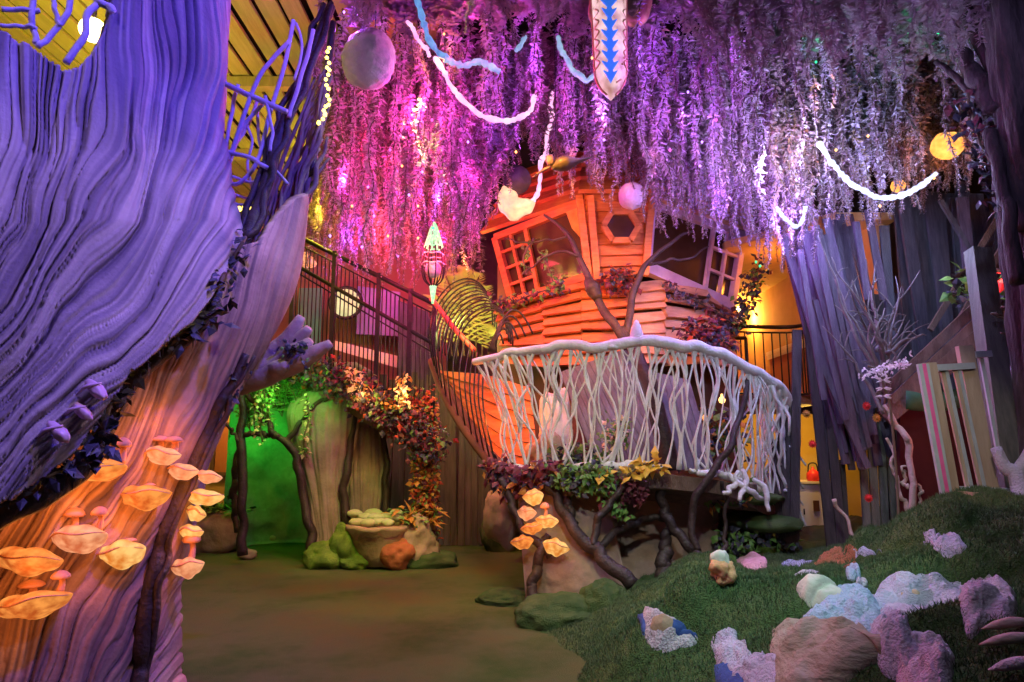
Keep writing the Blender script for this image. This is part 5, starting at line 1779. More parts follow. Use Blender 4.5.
# ------------------------------------------------------------------ plank tree
pt_ = thing('plank_tree', 'leaning tree-like bundle of mauve planks beside the kitchen gap', 'planks', P(860, 548, 7.6))
rr = random.Random(3)
for i in range(34):
    u = i / 33
    xt, xb = 784 + 62 * u + rr.uniform(-8, 8), 832 + 66 * u + rr.uniform(-8, 8)
    yt, yb = rr.uniform(214, 250), rr.uniform(395, 470)
    Yy = 7.75 + .35 * math.sin(u * math.pi * -1) + rr.uniform(-.14, .14)
    m = MB()
    m.beam(P(xt, yt, Yy + .1), P(xb, yb, Yy), rr.uniform(.035, .095), .03, (rr.uniform(-.4, .4), 1, 0))
    build('plank', m, M['purple_plank'], pt_, False)
for (x0, y0, x1, y1, w, mt) in ((783, 400, 790, 548, .20, 'dark_board'), (797, 330, 794, 548, .14, 'dark_board'), (806, 300, 832, 550, .15, 'dark_board'), (822, 330, 842, 550, .14, 'dark_board'), (776, 440, 782, 545, .16, 'dark_board'),
                                (838, 380, 852, 470, .10, 'dark_board'), (858, 380, 868, 545, .11, 'mossy_board'), (868, 380, 877, 548, .12, 'mossy_board'), (878, 378, 886, 546, .11, 'mossy_board'), (886, 380, 897, 544, .12, 'mossy_board'),
                                (896, 370, 906, 542, .11, 'mossy_board'), (905, 370, 914, 535, .10, 'mossy_board'), (912, 380, 922, 530, .10, 'mossy_board'), (848, 400, 862, 470, .09, 'mossy_board'), (842, 460, 848, 548, .07, 'dark_board')):
    m = MB()
    m.beam(P(x0, y0, 7.75), P(x1, y1, 7.6), w * .72, .03, (0, 1, 0))
    build('plank', m, M[mt], pt_, False)
for (x0, y0, x1, y1, w) in ((822, 365, 868, 468, .12), (815, 300, 846, 420, .10), (800, 250, 824, 400, .11)):
    m = MB()
    m.beam(P(x0, y0, 7.2), P(x1, y1, 7.15), w * .55, .03, (0, 1, 0))
    build('plank', m, M['purple_plank'], pt_, False)
# ------------------------------------------------------------------ grey board wall
m = MB()
rr = random.Random(8)
x = P(862, 300, 8.1).x
while x < 5.9:
    w = rr.uniform(.14, .30)
    zt = (3.1 if x < P(902, 300, 8.1).x else 4.6) + rr.uniform(-.3, .3)
    l = rr.gauss(0, .10)
    m.beam(V((x + w / 2, 8.0 + rr.uniform(-.08, .08), .4)), V((x + w / 2 + l, 8.05, zt)), w, .04, (0, 1, 0))
    x += w * .80
x = P(868, 300, 8.1).x
while x < 5.9:
    w = rr.uniform(.16, .28)
    zt = (3.0 if x < P(902, 300, 8.1).x else 4.7) + rr.uniform(-.2, .2)
    m.beam(V((x + w / 2, 8.16, .4)), V((x + w / 2 + rr.gauss(0, .03), 8.18, zt)), w, .03, (0, 1, 0))
    x += w * .97
tag(build('wall_boards', m, M['grey_board'], None, False), 'rough wall of weathered grey blue boards', 'wall', None, 'structure')
LB = [((884, 226), (896, 400), .10, 'tall grey plank leaning at the left edge of the board wall'), ((868, 210), (884, 300), .08, 'short mauve plank standing in front of the orange soffit, nearer the grey boards'), ((856, 222), (868, 300), .07, 'short mauve plank standing in front of the orange soffit, nearer the plank tree'),
      ((962, 198), (974, 320), .13, 'tall violet plank leaning upright on the grey board wall'), ((1000, 215), (930, 330), .06, 'thin brown lath slanting across the grey board wall'), ((1016, 225), (960, 320), .07, 'brown lath slanting up to the dark trunk'),
      ((940, 200), (1000, 300), .05, 'thin grey lath crossing the board wall downward to the leafy plant'), ((1024, 240), (985, 275), .08, 'short brown plank jutting behind the leafy plant')]
for i, (a, b, w, lb) in enumerate(LB):
    m = MB()
    m.beam(P(*a, 7.55 - .08 * (i % 3)), P(*b, 7.45 - .08 * (i % 3)), w, .035, (0, 1, 0))
    tag(build('leaning_plank', m, M['purple_plank'] if i in (1, 2, 3) else (M['grey_board'] if i in (0, 6) else M['brown_beam']), None, False), lb, 'plank', 'planks leaning on the board wall')
for a, b, w, h, lb in (((878, 398, 7.2), (992, 292, 6.9), .08, .10, 'upper thick brown beam sloping up across the grey boards'), ((884, 418, 7.1), (1008, 314, 6.7), .10, .17, 'lower and thicker brown beam sloping up above the stair gate'), ((890, 402, 7.05), (1000, 300, 6.75), .06, .08, 'thin brown batten between the two thick sloping beams')):
    m = MB()
    m.beam(P(*a), P(*b), w, h, (0, 0, 1))
    tag(build('sloping_beam', m, M['brown_beam'], None, False), lb, 'beam', 'sloping beams')
m = MB()
m.beam(P(978, 250, 6.1), P(1012, 500, 5.75), .18, .14, (0, 1, 0))
tag(build('leaning_post', m, M['mossy_board'], None, False), 'thick grey green post leaning behind the stair gate', 'post')
m = MB()
m.slab([P(900, 392, 7.3), P(1060, 392, 7.3), P(1060, 540, 7.3), P(900, 540, 7.3)], .06, 0, V((0, 1, 0)))
tag(build('wall_den', m, M['den_red'], None, False), 'dark red wall inside the den below the sloping beams', 'wall', None, 'structure')
m = MB()
m.tube(spl(W([(905, 400, 7.0), (935, 402, 7.0), (965, 398, 7.0), (990, 404, 7.0)]), 16), .10, 12)
tag(build('hanging_bolster', m, M['den_green'], None), 'dark green bolster under the sloping beams in the den', 'bolster')
nest = thing('twig_nest', 'bundle of thin brown twigs beside the leaning post at the frame edge', 'twigs', P(1015, 345, 6.0))
for i in range(26):
    m = MB()
    a = P(R.uniform(990, 1008), R.uniform(306, 352), 6.0 + R.uniform(-.2, .2))
    b = P(R.uniform(1030, 1060), R.uniform(296, 345), 6.0 + R.uniform(-.2, .2))
    m.tube(wob(spl([a, a.lerp(b, .5) + V((0, 0, R.uniform(-.05, .05))), b], 9), .01, i), .008, 5)
    build('twig', m, M['brown_beam'], nest)
rock('boulder', 'mauve boulder behind the leaning post at the edge of the hill', 'rock', P(1026, 440, 6.0), (.22, .3, .6), M['coral'], .2, 1.4, 96)
m = MB()
m.tube(spl(W([(996, 448, 5.3), (1004, 466, 5.25), (1016, 474, 5.2), (1022, 492, 5.15), (1026, 512, 5.1)]), 16), [.04, .05, .06, .07, .09], 10)
m.tube(spl(W([(1016, 474, 5.2), (1024, 462, 5.2), (1030, 448, 5.2)]), 10), [.05, .045, .03], 8)
tag(build('driftwood', m, M['coral'], None), 'lilac forked driftwood at the right foot of the gate', 'wood')
# leafy plant and its red lamp, modelled in plain red petals
foliage('leafy_plant', 'green leafy plant growing where the sloping beams meet the post', 'plant', spl(W([(952, 296, 6.8), (966, 288, 6.7), (978, 276, 6.6), (996, 288, 6.5), (1010, 290, 6.4)]), 14), 150, .08, .13, [M['stem'], M['green_leaf'], M['dark_leaf']], [1, 1, 2], droop=.2)
foliage('red_light', 'red light at the frame edge above the leafy plant, shaped in petals', 'flower', spl(W([(1004, 276, 6.3), (1018, 272, 6.3), (1030, 274, 6.3)]), 6), 26, .03, .14, [M['stem'], M['red_petal']], [1], droop=0)
# bare shrub
bs_ = thing('bare_shrub', 'bare thorny shrub of thin grey branches before the board wall', 'shrub', P(884, 420, 6.8))
rr = random.Random(12)
for i in range(16):
    x1, y1 = rr.uniform(815, 965), rr.uniform(232, 350)
    p0 = (884 + rr.uniform(-6, 6), rr.uniform(350, 420), 6.8)
    pm = (p0[0] + (x1 - p0[0]) * .45 + rr.uniform(-10, 10), p0[1] + (y1 - p0[1]) * .55 + rr.uniform(-8, 14), 6.75 + rr.uniform(-.2, .2))
    path = wob(spl(W([p0, pm, (x1, y1, 6.7 + rr.uniform(-.3, .3))]), 20), .025, i, 7)
    m = MB()
    m.tube(path, [.022, .014, .005], 6)
    for _ in range(3):
        k = rr.randint(5, 16)
        e = path[k] + V((rr.uniform(-.3, .3), rr.uniform(-.1, .1), rr.uniform(.02, .3)))
        m.tube(spl([path[k], path[k].lerp(e, .5) + V((0, 0, .03)), e], 7), [.008, .004], 5)
    build('branch', m, M['twig'], bs_)
# white blossom spray
wb = thing('blossom_branch', 'white flowering branch arching before the sloping beams', 'flower', P(885, 402, 6.5))
m = MB()
m.tube(spl(W([(900, 540, 6.45), (896, 470, 6.5), (890, 405, 6.5), (884, 388, 6.5), (880, 372, 6.5), (868, 366, 6.5)]), 14), .012, 6)
m.tube(spl(W([(880, 374, 6.5), (894, 366, 6.5), (908, 362, 6.5)]), 10), .01, 6)
build('stem', m, M['stem'], wb)
m = MB()
for k in range(46):
    t = R.random()
    p = P(*[(860 + 50 * t), 374 - 12 * t + R.gauss(0, 3), 6.45]) + rv(.012)
    for j in range(3):
        leaf(m, p, rv() + V((0, -.6, 0)), V((0, -1, .3)), R.uniform(.03, .06), .011, 0)
for py in (380, 388, 396):
    for s in (-1, 1):
        for j in range(3):
            leaf(m, P(883, py, 6.48), V((s, -.3, R.uniform(-.5, .5))), V((0, -1, .3)), .08, .012, 0)
build('blossom', m, M['flower'], wb, False)
# pale driftwood coral stem
dw = thing('driftwood', 'pale branching driftwood standing against the mossy planks', 'wood', P(910, 528, 6.6))
for pt, r in (([(886, 408, 6.8), (893, 420, 6.75), (902, 430, 6.7), (910, 446, 6.65), (914, 470, 6.6), (911, 500, 6.6), (913, 532, 6.6)], [.02, .034, .03, .034, .028, .032, .04]),
              ([(888, 436, 6.75), (892, 462, 6.7), (898, 490, 6.65), (906, 506, 6.62), (911, 518, 6.6)], [.014, .016, .02, .022, .024]), ([(908, 490, 6.62), (905, 474, 6.65), (903, 466, 6.65)], [.02, .016, .01]), ([(914, 480, 6.6), (920, 492, 6.6), (923, 512, 6.6)], [.018, .014, .01])):
    m = MB()
    m.tube(wob(spl(W(pt), 24), .03, pt[0][1], 12), r, 9)
    build('branch', m, M['driftwood'], dw)
m = MB()
m.tube(wob(spl(W([(834, 500, 7.2), (840, 510, 7.2), (848, 520, 7.15), (852, 536, 7.1), (856, 548, 7.1)]), 14), .02, 3), [.026, .018, .016, .02, .03], 8)
tag(build('driftwood', m, M['driftwood']), 'short pale driftwood by the yellow slit in the planks', 'wood')
for px, py, Yy, mt, lb in ((868, 498, 7.1, 'red_petal', 'round red flower low on the mossy planks'), (866, 406, 6.9, 'red_petal', 'red flower hanging under the white blossom branch'), (876, 418, 6.9, 'rust_leaf', 'orange star flower beside the pale driftwood top'), (812, 444, 7.2, 'red_petal', 'red flower on the dark post by the kitchen gap'),
                           (806, 414, 7.2, 'rust_leaf', 'orange flower above the kitchen gap')):
    m = MB()
    c = P(px, py, Yy)
    for k in range(11):
        a = k * 2 * math.pi / 11
        leaf(m, c, V((math.cos(a), -.4, math.sin(a))), V((0, -1, 0)), .05, .016, 0)
    m.lathe(c + V((0, -.02, 0)), [(.001, -.02), (.018, -.01), (.02, .01), (.001, .02)], 8)
    tag(build('hanging_flower', m, M[mt], None, False), lb, 'flower', 'flowers on the planks')

# ------------------------------------------------------------------ stair gate
gt = thing('stair_gate', 'tilted tan and grey wooden stair gate with a pink edge on top of the hill', 'gate', P(955, 505, 5.4))


def gb(name, a, b, w, t, mt, parent=gt, dy=0):
    m = MB()
    m.beam(P(*a) + V((0, dy, 0)), P(*b) + V((0, dy, 0)), w, t, (0, 1, 0))
    return build(name, m, mt, parent, False)


pA = gb('post', (928, 363, 5.42), (954, 507, 5.38), .105, .05, M['gate_tan'])
for off, mt, nm in ((-9.0, 'gate_grey', 'grey_edge'), (-5.4, 'gate_pink', 'pink_edge')):
    gb(nm, (928 + off, 364, 5.34), (954 + off, 507, 5.30), .036 if off > -6 else .03, .03, M[mt], pA)
gb('grey_edge', (928 - 2.0, 364, 5.34), (954 - 2.0, 507, 5.30), .028, .03, M['gate_grey'], pA)
pB = gb('post', (964, 346, 5.5), (990, 492, 5.45), .12, .05, M['gate_tan'])
for x in (942, 955):
    b_ = gb('baluster', (x, 370, 5.45), (x + 26, 490, 5.42), .030, .02, M['gate_tan'])
    gb('grey_edge', (x + 4, 370, 5.44), (x + 30, 490, 5.41), .024, .02, M['gate_grey'], b_)
gb('rail', (935, 368, 5.42), (972, 366, 5.46), .05, .07, M['gate_grey'])
gb('rail', (972, 355, 5.5), (988, 354, 5.6), .05, .07, M['gate_grey'])
gb('baluster', (981, 358, 5.55), (1002, 474, 5.5), .03, .02, M['gate_grey'])
gb('rail', (956, 490, 5.4), (1008, 492, 5.44), .06, .08, M['gate_grey'])
gb('step', (958, 499, 5.3), (1010, 500, 5.34), .12, .30, M['gate_tan'])

# ------------------------------------------------------------------ dark trunk at the upper right
tr_ = thing('dark_tree', 'dark gnarled trunk at the upper right corner', 'tree', P(1060, 520, 5.2))
o = pillar('trunk', [(-110, 985, 1150, 5.0), (0, 982, 1140, 5.0), (60, 992, 1140, 5.0), (140, 1000, 1140, 5.0), (200, 1012, 1140, 5.05), (300, 1022, 1150, 5.1), (400, 1030, 1160, 5.15), (520, 1030, 1180, 5.2)], 17, M['trunk_dark'], .5, amp=.11, per=.12)
o.parent = tr_
o.location = BASE[o.name] - BASE[tr_.name]
for pt, r in (([(958, -20, 5.4), (972, 20, 5.3), (992, 70, 5.2), (1002, 110, 5.1), (1016, 170, 5.0), (1030, 230, 5.0)], [.05, .06, .06, .07, .08, .09]), ([(940, 58, 5.5), (958, 82, 5.4), (982, 108, 5.3), (1002, 150, 5.15), (1014, 200, 5.0)], [.02, .03, .045, .05, .06]),
              ([(955, 50, 5.35), (972, 66, 5.3), (986, 90, 5.2), (996, 118, 5.1)], [.04, .07, .08, .09]), ([(990, 130, 5.1), (1002, 170, 5.0), (1010, 220, 4.95), (1022, 280, 4.9)], [.05, .05, .05, .06])):
    m = MB()
    m.tube(wob(spl(W(pt), 28), .03, pt[0][0], 8), r, 9)
    build('branch', m, M['trunk_dark'], tr_)
foliage('ivy_garland', 'dark ivy hanging under the branch of the corner trunk', 'ivy', spl(W([(966, 92, 5.3), (974, 120, 5.25), (984, 150, 5.2), (996, 180, 5.2), (1004, 210, 5.15)]), 20), 240, .09, .09, [M['stem'], M['dark_leaf'], M['maroon_leaf']], [1, 1, 1, 2])

# ================================================================== hanging lanterns and garlands
eg = thing('hanging_egg', 'large pale papier-mache egg hanging before the wisteria', 'lantern', P(369, 90, 6.0))
c = P(369, 59, 6.0)
m = MB()
pr = []
for t in np.linspace(0, math.pi, 46):
    r_ = math.sin(t) * .245 * (1 + .06 * math.cos(t)) * (1 + .02 * math.sin(t * 19)) + .0005
    pr.append((r_, -.29 * math.cos(t)))
m.lathe(c, pr, 48, 0, V((.18, -.1, 1)).normalized())
vv = np.array(m.v)
vv += (.010 * fbm((vv - np.array(c)) * 9, 4, 3))[:, None] * (vv - np.array(c)) / .25
m.v = vv.tolist()
build('shell', m, M['egg'], eg)
m = MB()
m.tube([c + V((.05, 0, .27)), V((c.x + .05, c.y, 6.4))], .006, 6)
build('cord', m, M['iron'], eg)
for (px, py, Yy, r_, mt, lb) in ((517, 180, 8.0, .175, 'ball_dark', 'dark mauve ball hanging in front of the glowing horn'), (632, 196, 7.9, .165, 'ball_pale', 'pale textured ball hanging in front of the treehouse bay')):
    t = thing('hanging_ball', lb, 'lantern', P(px, py, Yy), 'balls hanging before the treehouse')
    c = P(px, py, Yy)
    m = MB()
    m.blob(c, (r_, r_, r_), .03, 2.5, 4, px)
    build('shell', m, M[mt], t)
    m = MB()
    m.tube([c + V((0, 0, r_ * .95)), V((c.x, c.y, 6.4))], .005, 6)
    build('cord', m, M['iron'], t)
    m = MB()
    m.lathe(c - V((0, 0, r_ * 1.08)), [(.001, 0), (.015, .01), (.03, .04), (.001, .05)], 10)
    build('tip', m, M[mt], t)
# leaf-bladed pod
t = thing('hanging_seed_pod', 'dark winged seed pod hanging right of the dark ball', 'pod', P(566, 170, 6.9))
m = MB()
m.tube(spl(W([(552, 168, 6.9), (562, 164, 6.9), (574, 162, 6.9), (592, 157, 6.9)]), 18), [.03, .12, .13, .05, .01], 14, flat=.55)
build('pod', m, M['pod_green'], t)
m = MB()
m.tube(spl(W([(532, 178, 6.9), (542, 171, 6.9), (550, 167, 6.9)]), 10), [.006, .03, .035], 10, flat=.5)
build('wing', m, M['ball_dark'], t)
m = MB()
m.blob(P(550, 160, 6.88), (.05, .05, .06), .1, 2, 3, 4)
build('head', m, M['ball_dark'], t)
m = MB()
m.tube([P(556, 163, 6.9), V((P(556, 163, 6.9).x, 6.9, 6.4))], .005, 6)
build('cord', m, M['iron'], t)


def garland(name, label, pts, r, e, n=46, w=.03, group=None):
    m = MB()
    p = wob(spl(W(pts), n), w, pts[0][0], n / 5)
    rr_ = [r * .8 * R.uniform(.6, 1.3) for _ in range(n)]
    m.tube(p, rr_, 9)
    return tag(build(name, m, E[e], None, True), label, 'light', group)


GL = 'glowing garlands in the wisteria'
garland('hanging_garland', 'blue glowing garland curling down from the top edge to a pale cyan end', [(412, -12, 6.2), (422, 20, 6.2), (432, 40, 6.25), (446, 58, 6.3)], .038, 'blue_tube', 24, group=GL)
garland('hanging_garland', 'pale cyan glowing garland between the blue garland and the pink one', [(446, 58, 6.3), (462, 63, 6.35), (480, 62, 6.4), (499, 69, 6.45)], .042, 'cyan_tube', 24, group=GL)
garland('hanging_garland', 'short pale cyan glow garland above the long white swag', [(515, 50, 6.9), (522, 42, 6.9), (527, 38, 6.95)], .03, 'cyan_tube', 14, group=GL)
garland('hanging_garland', 'pinkish white glowing garland zigzagging down right of the big egg', [(406, 18, 6.0), (416, 34, 6.0), (425, 48, 6.0), (428, 58, 6.0)], .026, 'white_tube', 26, group=GL)
garland('hanging_garland', 'long white glowing swag dipping across the magenta wisteria', [(434, 60, 6.5), (446, 76, 6.5), (460, 94, 6.5), (476, 112, 6.5), (492, 119, 6.5), (510, 119, 6.5), (526, 112, 6.5), (535, 97, 6.5)], .034, 'white_tube', 50, group=GL)
garland('hanging_garland', 'white glowing garland falling to the horn beside the dark ball', [(553, 93, 7.6), (551, 115, 7.6), (548, 140, 7.65), (543, 162, 7.7), (539, 184, 7.75), (534, 202, 7.8)], .036, 'white_tube', 40, group=GL)
garland('hanging_garland', 'pale cyan glowing swag left of the pointed totem', [(557, 36, 6.6), (561, 52, 6.6), (568, 66, 6.6), (578, 76, 6.6), (588, 79, 6.6), (597, 70, 6.6), (603, 58, 6.6)], .036, 'cyan_tube', 36, group=GL)
garland('hanging_garland', 'cold white glowing swag under the orange globe', [(820, 144, 6.6), (828, 162, 6.6), (842, 176, 6.6), (858, 188, 6.6), (880, 197, 6.6), (902, 195, 6.6), (922, 186, 6.6), (936, 172, 6.6)], .036, 'cold_tube', 54, group=GL)
garland('hanging_garland', 'small cold white glowing hook above the lit upper balcony', [(776, 206, 6.8), (782, 216, 6.8), (792, 224, 6.8), (803, 220, 6.8), (806, 208, 6.8)], .026, 'cold_tube', 24, group=GL)
# glowing horn
m = MB()
m.tube(spl(W([(506, 188, 7.95), (507, 200, 7.92), (513, 208, 7.9), (524, 208, 7.86), (536, 202, 7.82)]), 22), [.05, .11, .145, .15, .11, .05], 18, flat=.8)
vv = np.array(m.v)
vv += .035 * np.stack([fbm(vv * 7, 3, s_) for s_ in range(3)], 1)
m.v = vv.tolist()
tag(build('hanging_horn_lamp', m, E['horn'], None, True), 'cream glowing horn-shaped lamp under the dark ball', 'lamp')
# totem
tt = thing('hanging_totem', 'glowing pointed totem with a blue arrow motif at the top of the frame', 'lantern', P(611, 60, 6.3))
c = P(611, 101, 6.3)
K_ = 6.3 / F * 1.08
m = MB()
prof = [(.001, 0), (4, 5), (10, 12), (15, 24), (16, 45), (16.5, 70), (17.5, 100), (19, 130)]
m.lathe(c, [(a * K_, b * K_) for a, b in prof], 30)
build('skin', m, E['totem'], tt)
m = MB()
for k, (yy, w) in enumerate(((16, 5.5), (26, 6.5), (37, 6.5), (48, 6.5), (59, 6.5), (70, 6), (82, 6), (94, 8.5), (108, 9))):
    q = [c + V((x * K_ - 2.5 * K_, -(16.8 + .012 * yy) * K_, (yy + z) * K_)) for x, z in ((0, -7), (w * 1.25, 6), (w * .5, 4), (0, 13), (-w * .5, 4), (-w * 1.25, 6))]
    m.slab(q, .02, 0, V((0, -1, 0)))
build('blue_motif', m, M['blue_paint'], tt, False)
m = MB()
for s in (-1, 1):
    m.tube(spl([c + V((s * a * K_ * 1.02, -.02, b * K_)) for a, b in prof[1:]], 20), .013, 6)
    for k in range(9):
        b0 = 30 + k * 11
        m.tube(spl([c + V((s * 16.2 * K_, -.05, b0 * K_)), c + V((s * 12 * K_, -.12, (b0 + 4) * K_)), c + V((s * 15 * K_, -.08, (b0 + 9) * K_))], 7), .009, 5)
for k in range(5):
    m.tube(spl([c + V(((4 + 2 * k) * K_, -.10 - .008 * k, (14 + 6 * k) * K_)), c + V(((9 + 1.2 * k) * K_, -.09, (18 + 6 * k) * K_))], 7), .010, 5)
build('copper_trim', m, M['copper'], tt)
m = MB()
m.tube(spl([c + V((14 * K_, 0, 96 * K_)), c + V((22 * K_, 0, 86 * K_)), c + V((32 * K_, 0, 90 * K_)), c + V((38 * K_, 0, 104 * K_)), c + V((40 * K_, 0, 120 * K_))], 16), [.03, .05, .07, .06, .05], 10)
build('side_fin', m, M['copper'], tt)
m = MB()
m.tube(spl([c + V((-13 * K_, 0, 78 * K_)), c + V((-18 * K_, 0, 92 * K_)), c + V((-17 * K_, 0, 110 * K_)), c + V((-20 * K_, 0, 125 * K_))], 14), [.015, .03, .03, .04], 8)
build('side_fin', m, M['copper'], tt)
# green cocoon lantern
gl = thing('hanging_cocoon', 'tapered cocoon lantern with green glowing ribs and a mauve ball inside', 'lantern', P(433, 280, 8.9))
c = P(433, 286, 8.9)
K_ = 8.9 / F * 1.03
prof = [(.001, 66), (3, 60), (6, 50), (9, 40), (11, 28), (11.5, 16), (9, 6), (3, 0)]
for k in range(10):
    a = 2 * math.pi * k / 10
    m = MB()
    m.tube(spl([c + V((x * K_ * math.cos(a), x * K_ * math.sin(a), z * K_)) for x, z in prof[:4]], 12), .014, 6)
    rb = build('glowing_rib', m, E['green_tube'], gl)
    m = MB()
    m.tube(spl([c + V((x * K_ * math.cos(a), x * K_ * math.sin(a), z * K_)) for x, z in prof[3:]], 14), .010, 6)
    build('lower_rib', m, M['iron'], rb)
for z_, r_ in ((50, 6.2), (40, 9), (32, 10.4), (22, 11.4)):
    m = MB()
    m.tube([c + V((r_ * K_ * math.cos(a), r_ * K_ * math.sin(a), z_ * K_ + .01 * math.sin(5 * a))) for a in np.linspace(0, 2 * math.pi, 25)], .011, 6)
    build('hoop', m, E['green_tube'] if z_ > 35 else M['ball_pale'], gl)
m = MB()
m.blob(c + V((0, 0, 17 * K_)), (8 * K_, 8 * K_, 8.5 * K_), .03, 2, 4, 2)
build('ball', m, M['ball_pale'], gl)
m = MB()
m.tube([c + V((0, 0, 66 * K_)), V((c.x, c.y, 6.4))], .006, 6)
build('cord', m, M['iron'], gl)
m = MB()
m.tube(spl([c, c + V((0, 0, -8 * K_)), c + V((0, 0, -18 * K_))], 8), [.05, .035, .015], 10)
build('glowing_tail', m, E['green_tube'], gl)
# orange globes
for px, py, Yy, r_, lb in ((947, 146, 7.0, .16, 'orange glowing globe in the wisteria beside the dark trunk'), (898, 186, 7.2, .075, 'small orange glowing globe just above the cold white swag'), (802, 152, 7.4, .07, 'small peach glowing globe above the left end of the cold white swag')):
    t = thing('hanging_globe', lb, 'lamp', P(px, py, Yy), 'globes in the wisteria')
    c = P(px, py, Yy)
    m = MB()
    m.blob(c, (r_, r_, r_ * .92), .06, 2, 4, px)
    build('globe', m, E['lamp_orange'], t)
    m = MB()
    m.tube([c + V((0, 0, r_ * .9)), V((c.x, c.y, 6.4))], .005, 6)
    build('cord', m, M['iron'], t)
# ceiling lamp seen through the hole of the trunk
cl = thing('ceiling_lamp', 'bright round lamp under the yellow ceiling seen through the trunk hole', 'lamp', P(93, 30, 6.4))
c = P(93, 30, 6.4)
m = MB()
m.blob(c, (.13, .13, .12), .02, 1, 3, 1)
build('bulb', m, E['warm_lamp'], cl)
m = MB()
m.tube([c + V((0, 0, .1)), V((c.x, c.y, 6.36))], .02, 8)
build('rod', m, M['iron'], cl)


def lights_string(name, label, pts, n, e, r_=.022, Yc=None):
    t = thing(name, label, 'light', P(*pts[len(pts) // 2]))
    path = spl(W(pts), n * 2)
    m = MB()
    m.tube(path, .005, 5)
    build('wire', m, M['iron'], t)
    for p in path[::2]:
        m = MB()
        m.blob(p + V((R.uniform(-.02, .02), -.02, R.uniform(-.02, .02))), (r_, r_, r_), 0, 1, 2, 1)
        build('bulb', m, E[e], t)


lights_string('fairy_light_string', 'yellow fairy lights hanging down along the right edge limb of the trunk', [(331, 50, 4.82), (328, 80, 4.8), (328, 108, 4.78), (316, 126, 4.75)], 20, 'yellow_bulb', .014)
lights_string('fairy_light_string', 'yellow fairy lights strung low across the opening behind the roots', [(234, 207, 7.0), (262, 212, 7.0), (285, 206, 7.0), (306, 202, 7.0)], 14, 'yellow_bulb', .03)
FL = [('violet_bulb', [(344, 12), (357, 14), (368, 187), (372, 193), (409, 195), (422, 172), (374, 216), (330, 236), (362, 247), (398, 256), (468, 142), (604, 140), (702, 142), (700, 166), (744, 170), (776, 148), (640, 66), (688, 92)], 'tiny violet fairy light among the wisteria'),
      ('magenta_bulb', [(344, 168), (390, 150), (452, 190), (478, 206), (500, 160), (560, 130), (596, 120), (432, 120), (670, 150), (716, 120)], 'tiny magenta fairy light among the wisteria'),
      ('warm_bulb', [(418, 206), (418, 238), (402, 166), (592, 58), (516, 152), (868, 136), (934, 178), (836, 150), (880, 206), (444, 34), (352, 206), (388, 236)], 'tiny warm fairy light among the wisteria'),
      ('green_bulb', [(738, 14), (832, 58), (816, 62), (926, 28), (938, 34), (740, 56), (756, 262), (760, 266), (908, 34), (433, 228)], 'tiny green fairy light among the wisteria')]
for e, ps, lb in FL:
    first = None
    for px, py in ps:
        p = P(px, py, R.uniform(6.0, 6.6) if px < 560 and py > 150 else R.uniform(5.7, 6.4))
        if first is None:
            m = MB()
            m.blob((0, 0, 0), (.011, .011, .013), 0, 1, 2, 1)
            o = first = build('hanging_fairy_light', m, E[e], None, True, (0, 0, 0))
        else:
            o = first.copy()
            COL.objects.link(o)
        o.location = p
        tag(o, lb, 'light', lb.replace('tiny ', '').replace('fairy light', 'fairy lights'))

# ================================================================== wisteria
def strand(L, seed, dens=1.0):
    rr = random.Random(seed)
    m = MB()
    n = int(L / .05) + 2
    path = [V((.03 * math.sin(k * .35 + seed) + rr.gauss(0, .006), .03 * math.cos(k * .31 + seed) + rr.gauss(0, .006), -L * k / (n - 1))) for k in range(n)]
    m.tube(path, [.008, .006, .003], 4, 0)
    z = .04
    while z < L:
        t = z / L
        k = min(int(t * (n - 1)), n - 2)
        p = path[k].lerp(path[k + 1], t * (n - 1) - k)
        w = (1.0 if t < .75 else 1.0 - (t - .75) * 2.6) * rr.uniform(.75, 1.2)
        for _ in range(3):
            a = rr.uniform(0, 6.283)
            d = V((math.cos(a), math.sin(a), rr.uniform(-1.3, .6)))
            l = rr.uniform(.040, .082) * max(.35, w)
            d.normalize()
            s = d.cross(V((0, 0, 1))).normalized()
            wd = l * rr.uniform(.16, .25)
            dr = V((0, 0, -l * .25))
            m.add([p, p + d * l * .45 + s * wd, p + d * l + dr, p + d * l * .45 - s * wd], [(0, 1, 2, 3)], 1 if rr.random() < .8 else 2)
        z += .017 / dens
    return m


ENVX = [300, 320, 335, 360, 400, 430, 460, 490, 505, 520, 545, 570, 600, 640, 655, 690, 720, 745, 770, 800, 820, 845, 870, 900, 940, 970, 990, 1010]
ENVY = [120, 215, 262, 268, 276, 244, 280, 240, 226, 176, 182, 198, 206, 206, 232, 234, 236, 258, 266, 272, 244, 228, 222, 208, 206, 184, 160, 120]
LENS = [1.0, 1.4, 1.8, 2.2, 2.6, 3.0]
VAR = {}
for li, L_ in enumerate(LENS):
    for v_ in range(3):
        m = strand(L_, 100 + li * 3 + v_)
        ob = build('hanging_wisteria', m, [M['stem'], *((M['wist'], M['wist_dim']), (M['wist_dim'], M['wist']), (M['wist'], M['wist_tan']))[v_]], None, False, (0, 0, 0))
        VAR[(li, v_)] = ob
USED = set()
ZONE = [(0, 345, 'wisteria strand hanging next to the trunk limb and its yellow fairy lights', 'wisteria by the trunk limb'),
        (345, 440, 'wisteria strand hanging over the black-railed bridge', 'wisteria over the bridge'), (440, 545, 'wisteria strand hanging around the long white swag and the dark ball', 'wisteria around the white swag'),
        (545, 660, 'wisteria strand hanging around the pointed totem and treehouse bay', 'wisteria around the totem'), (660, 770, 'wisteria strand hanging over the mauve treehouse window', 'wisteria over the mauve window'),
        (770, 850, 'wisteria strand hanging over the lit upper balcony', 'wisteria over the lit balcony'), (850, 1100, 'wisteria strand hanging before the grey boards and dark trunk', 'wisteria before the grey boards')]


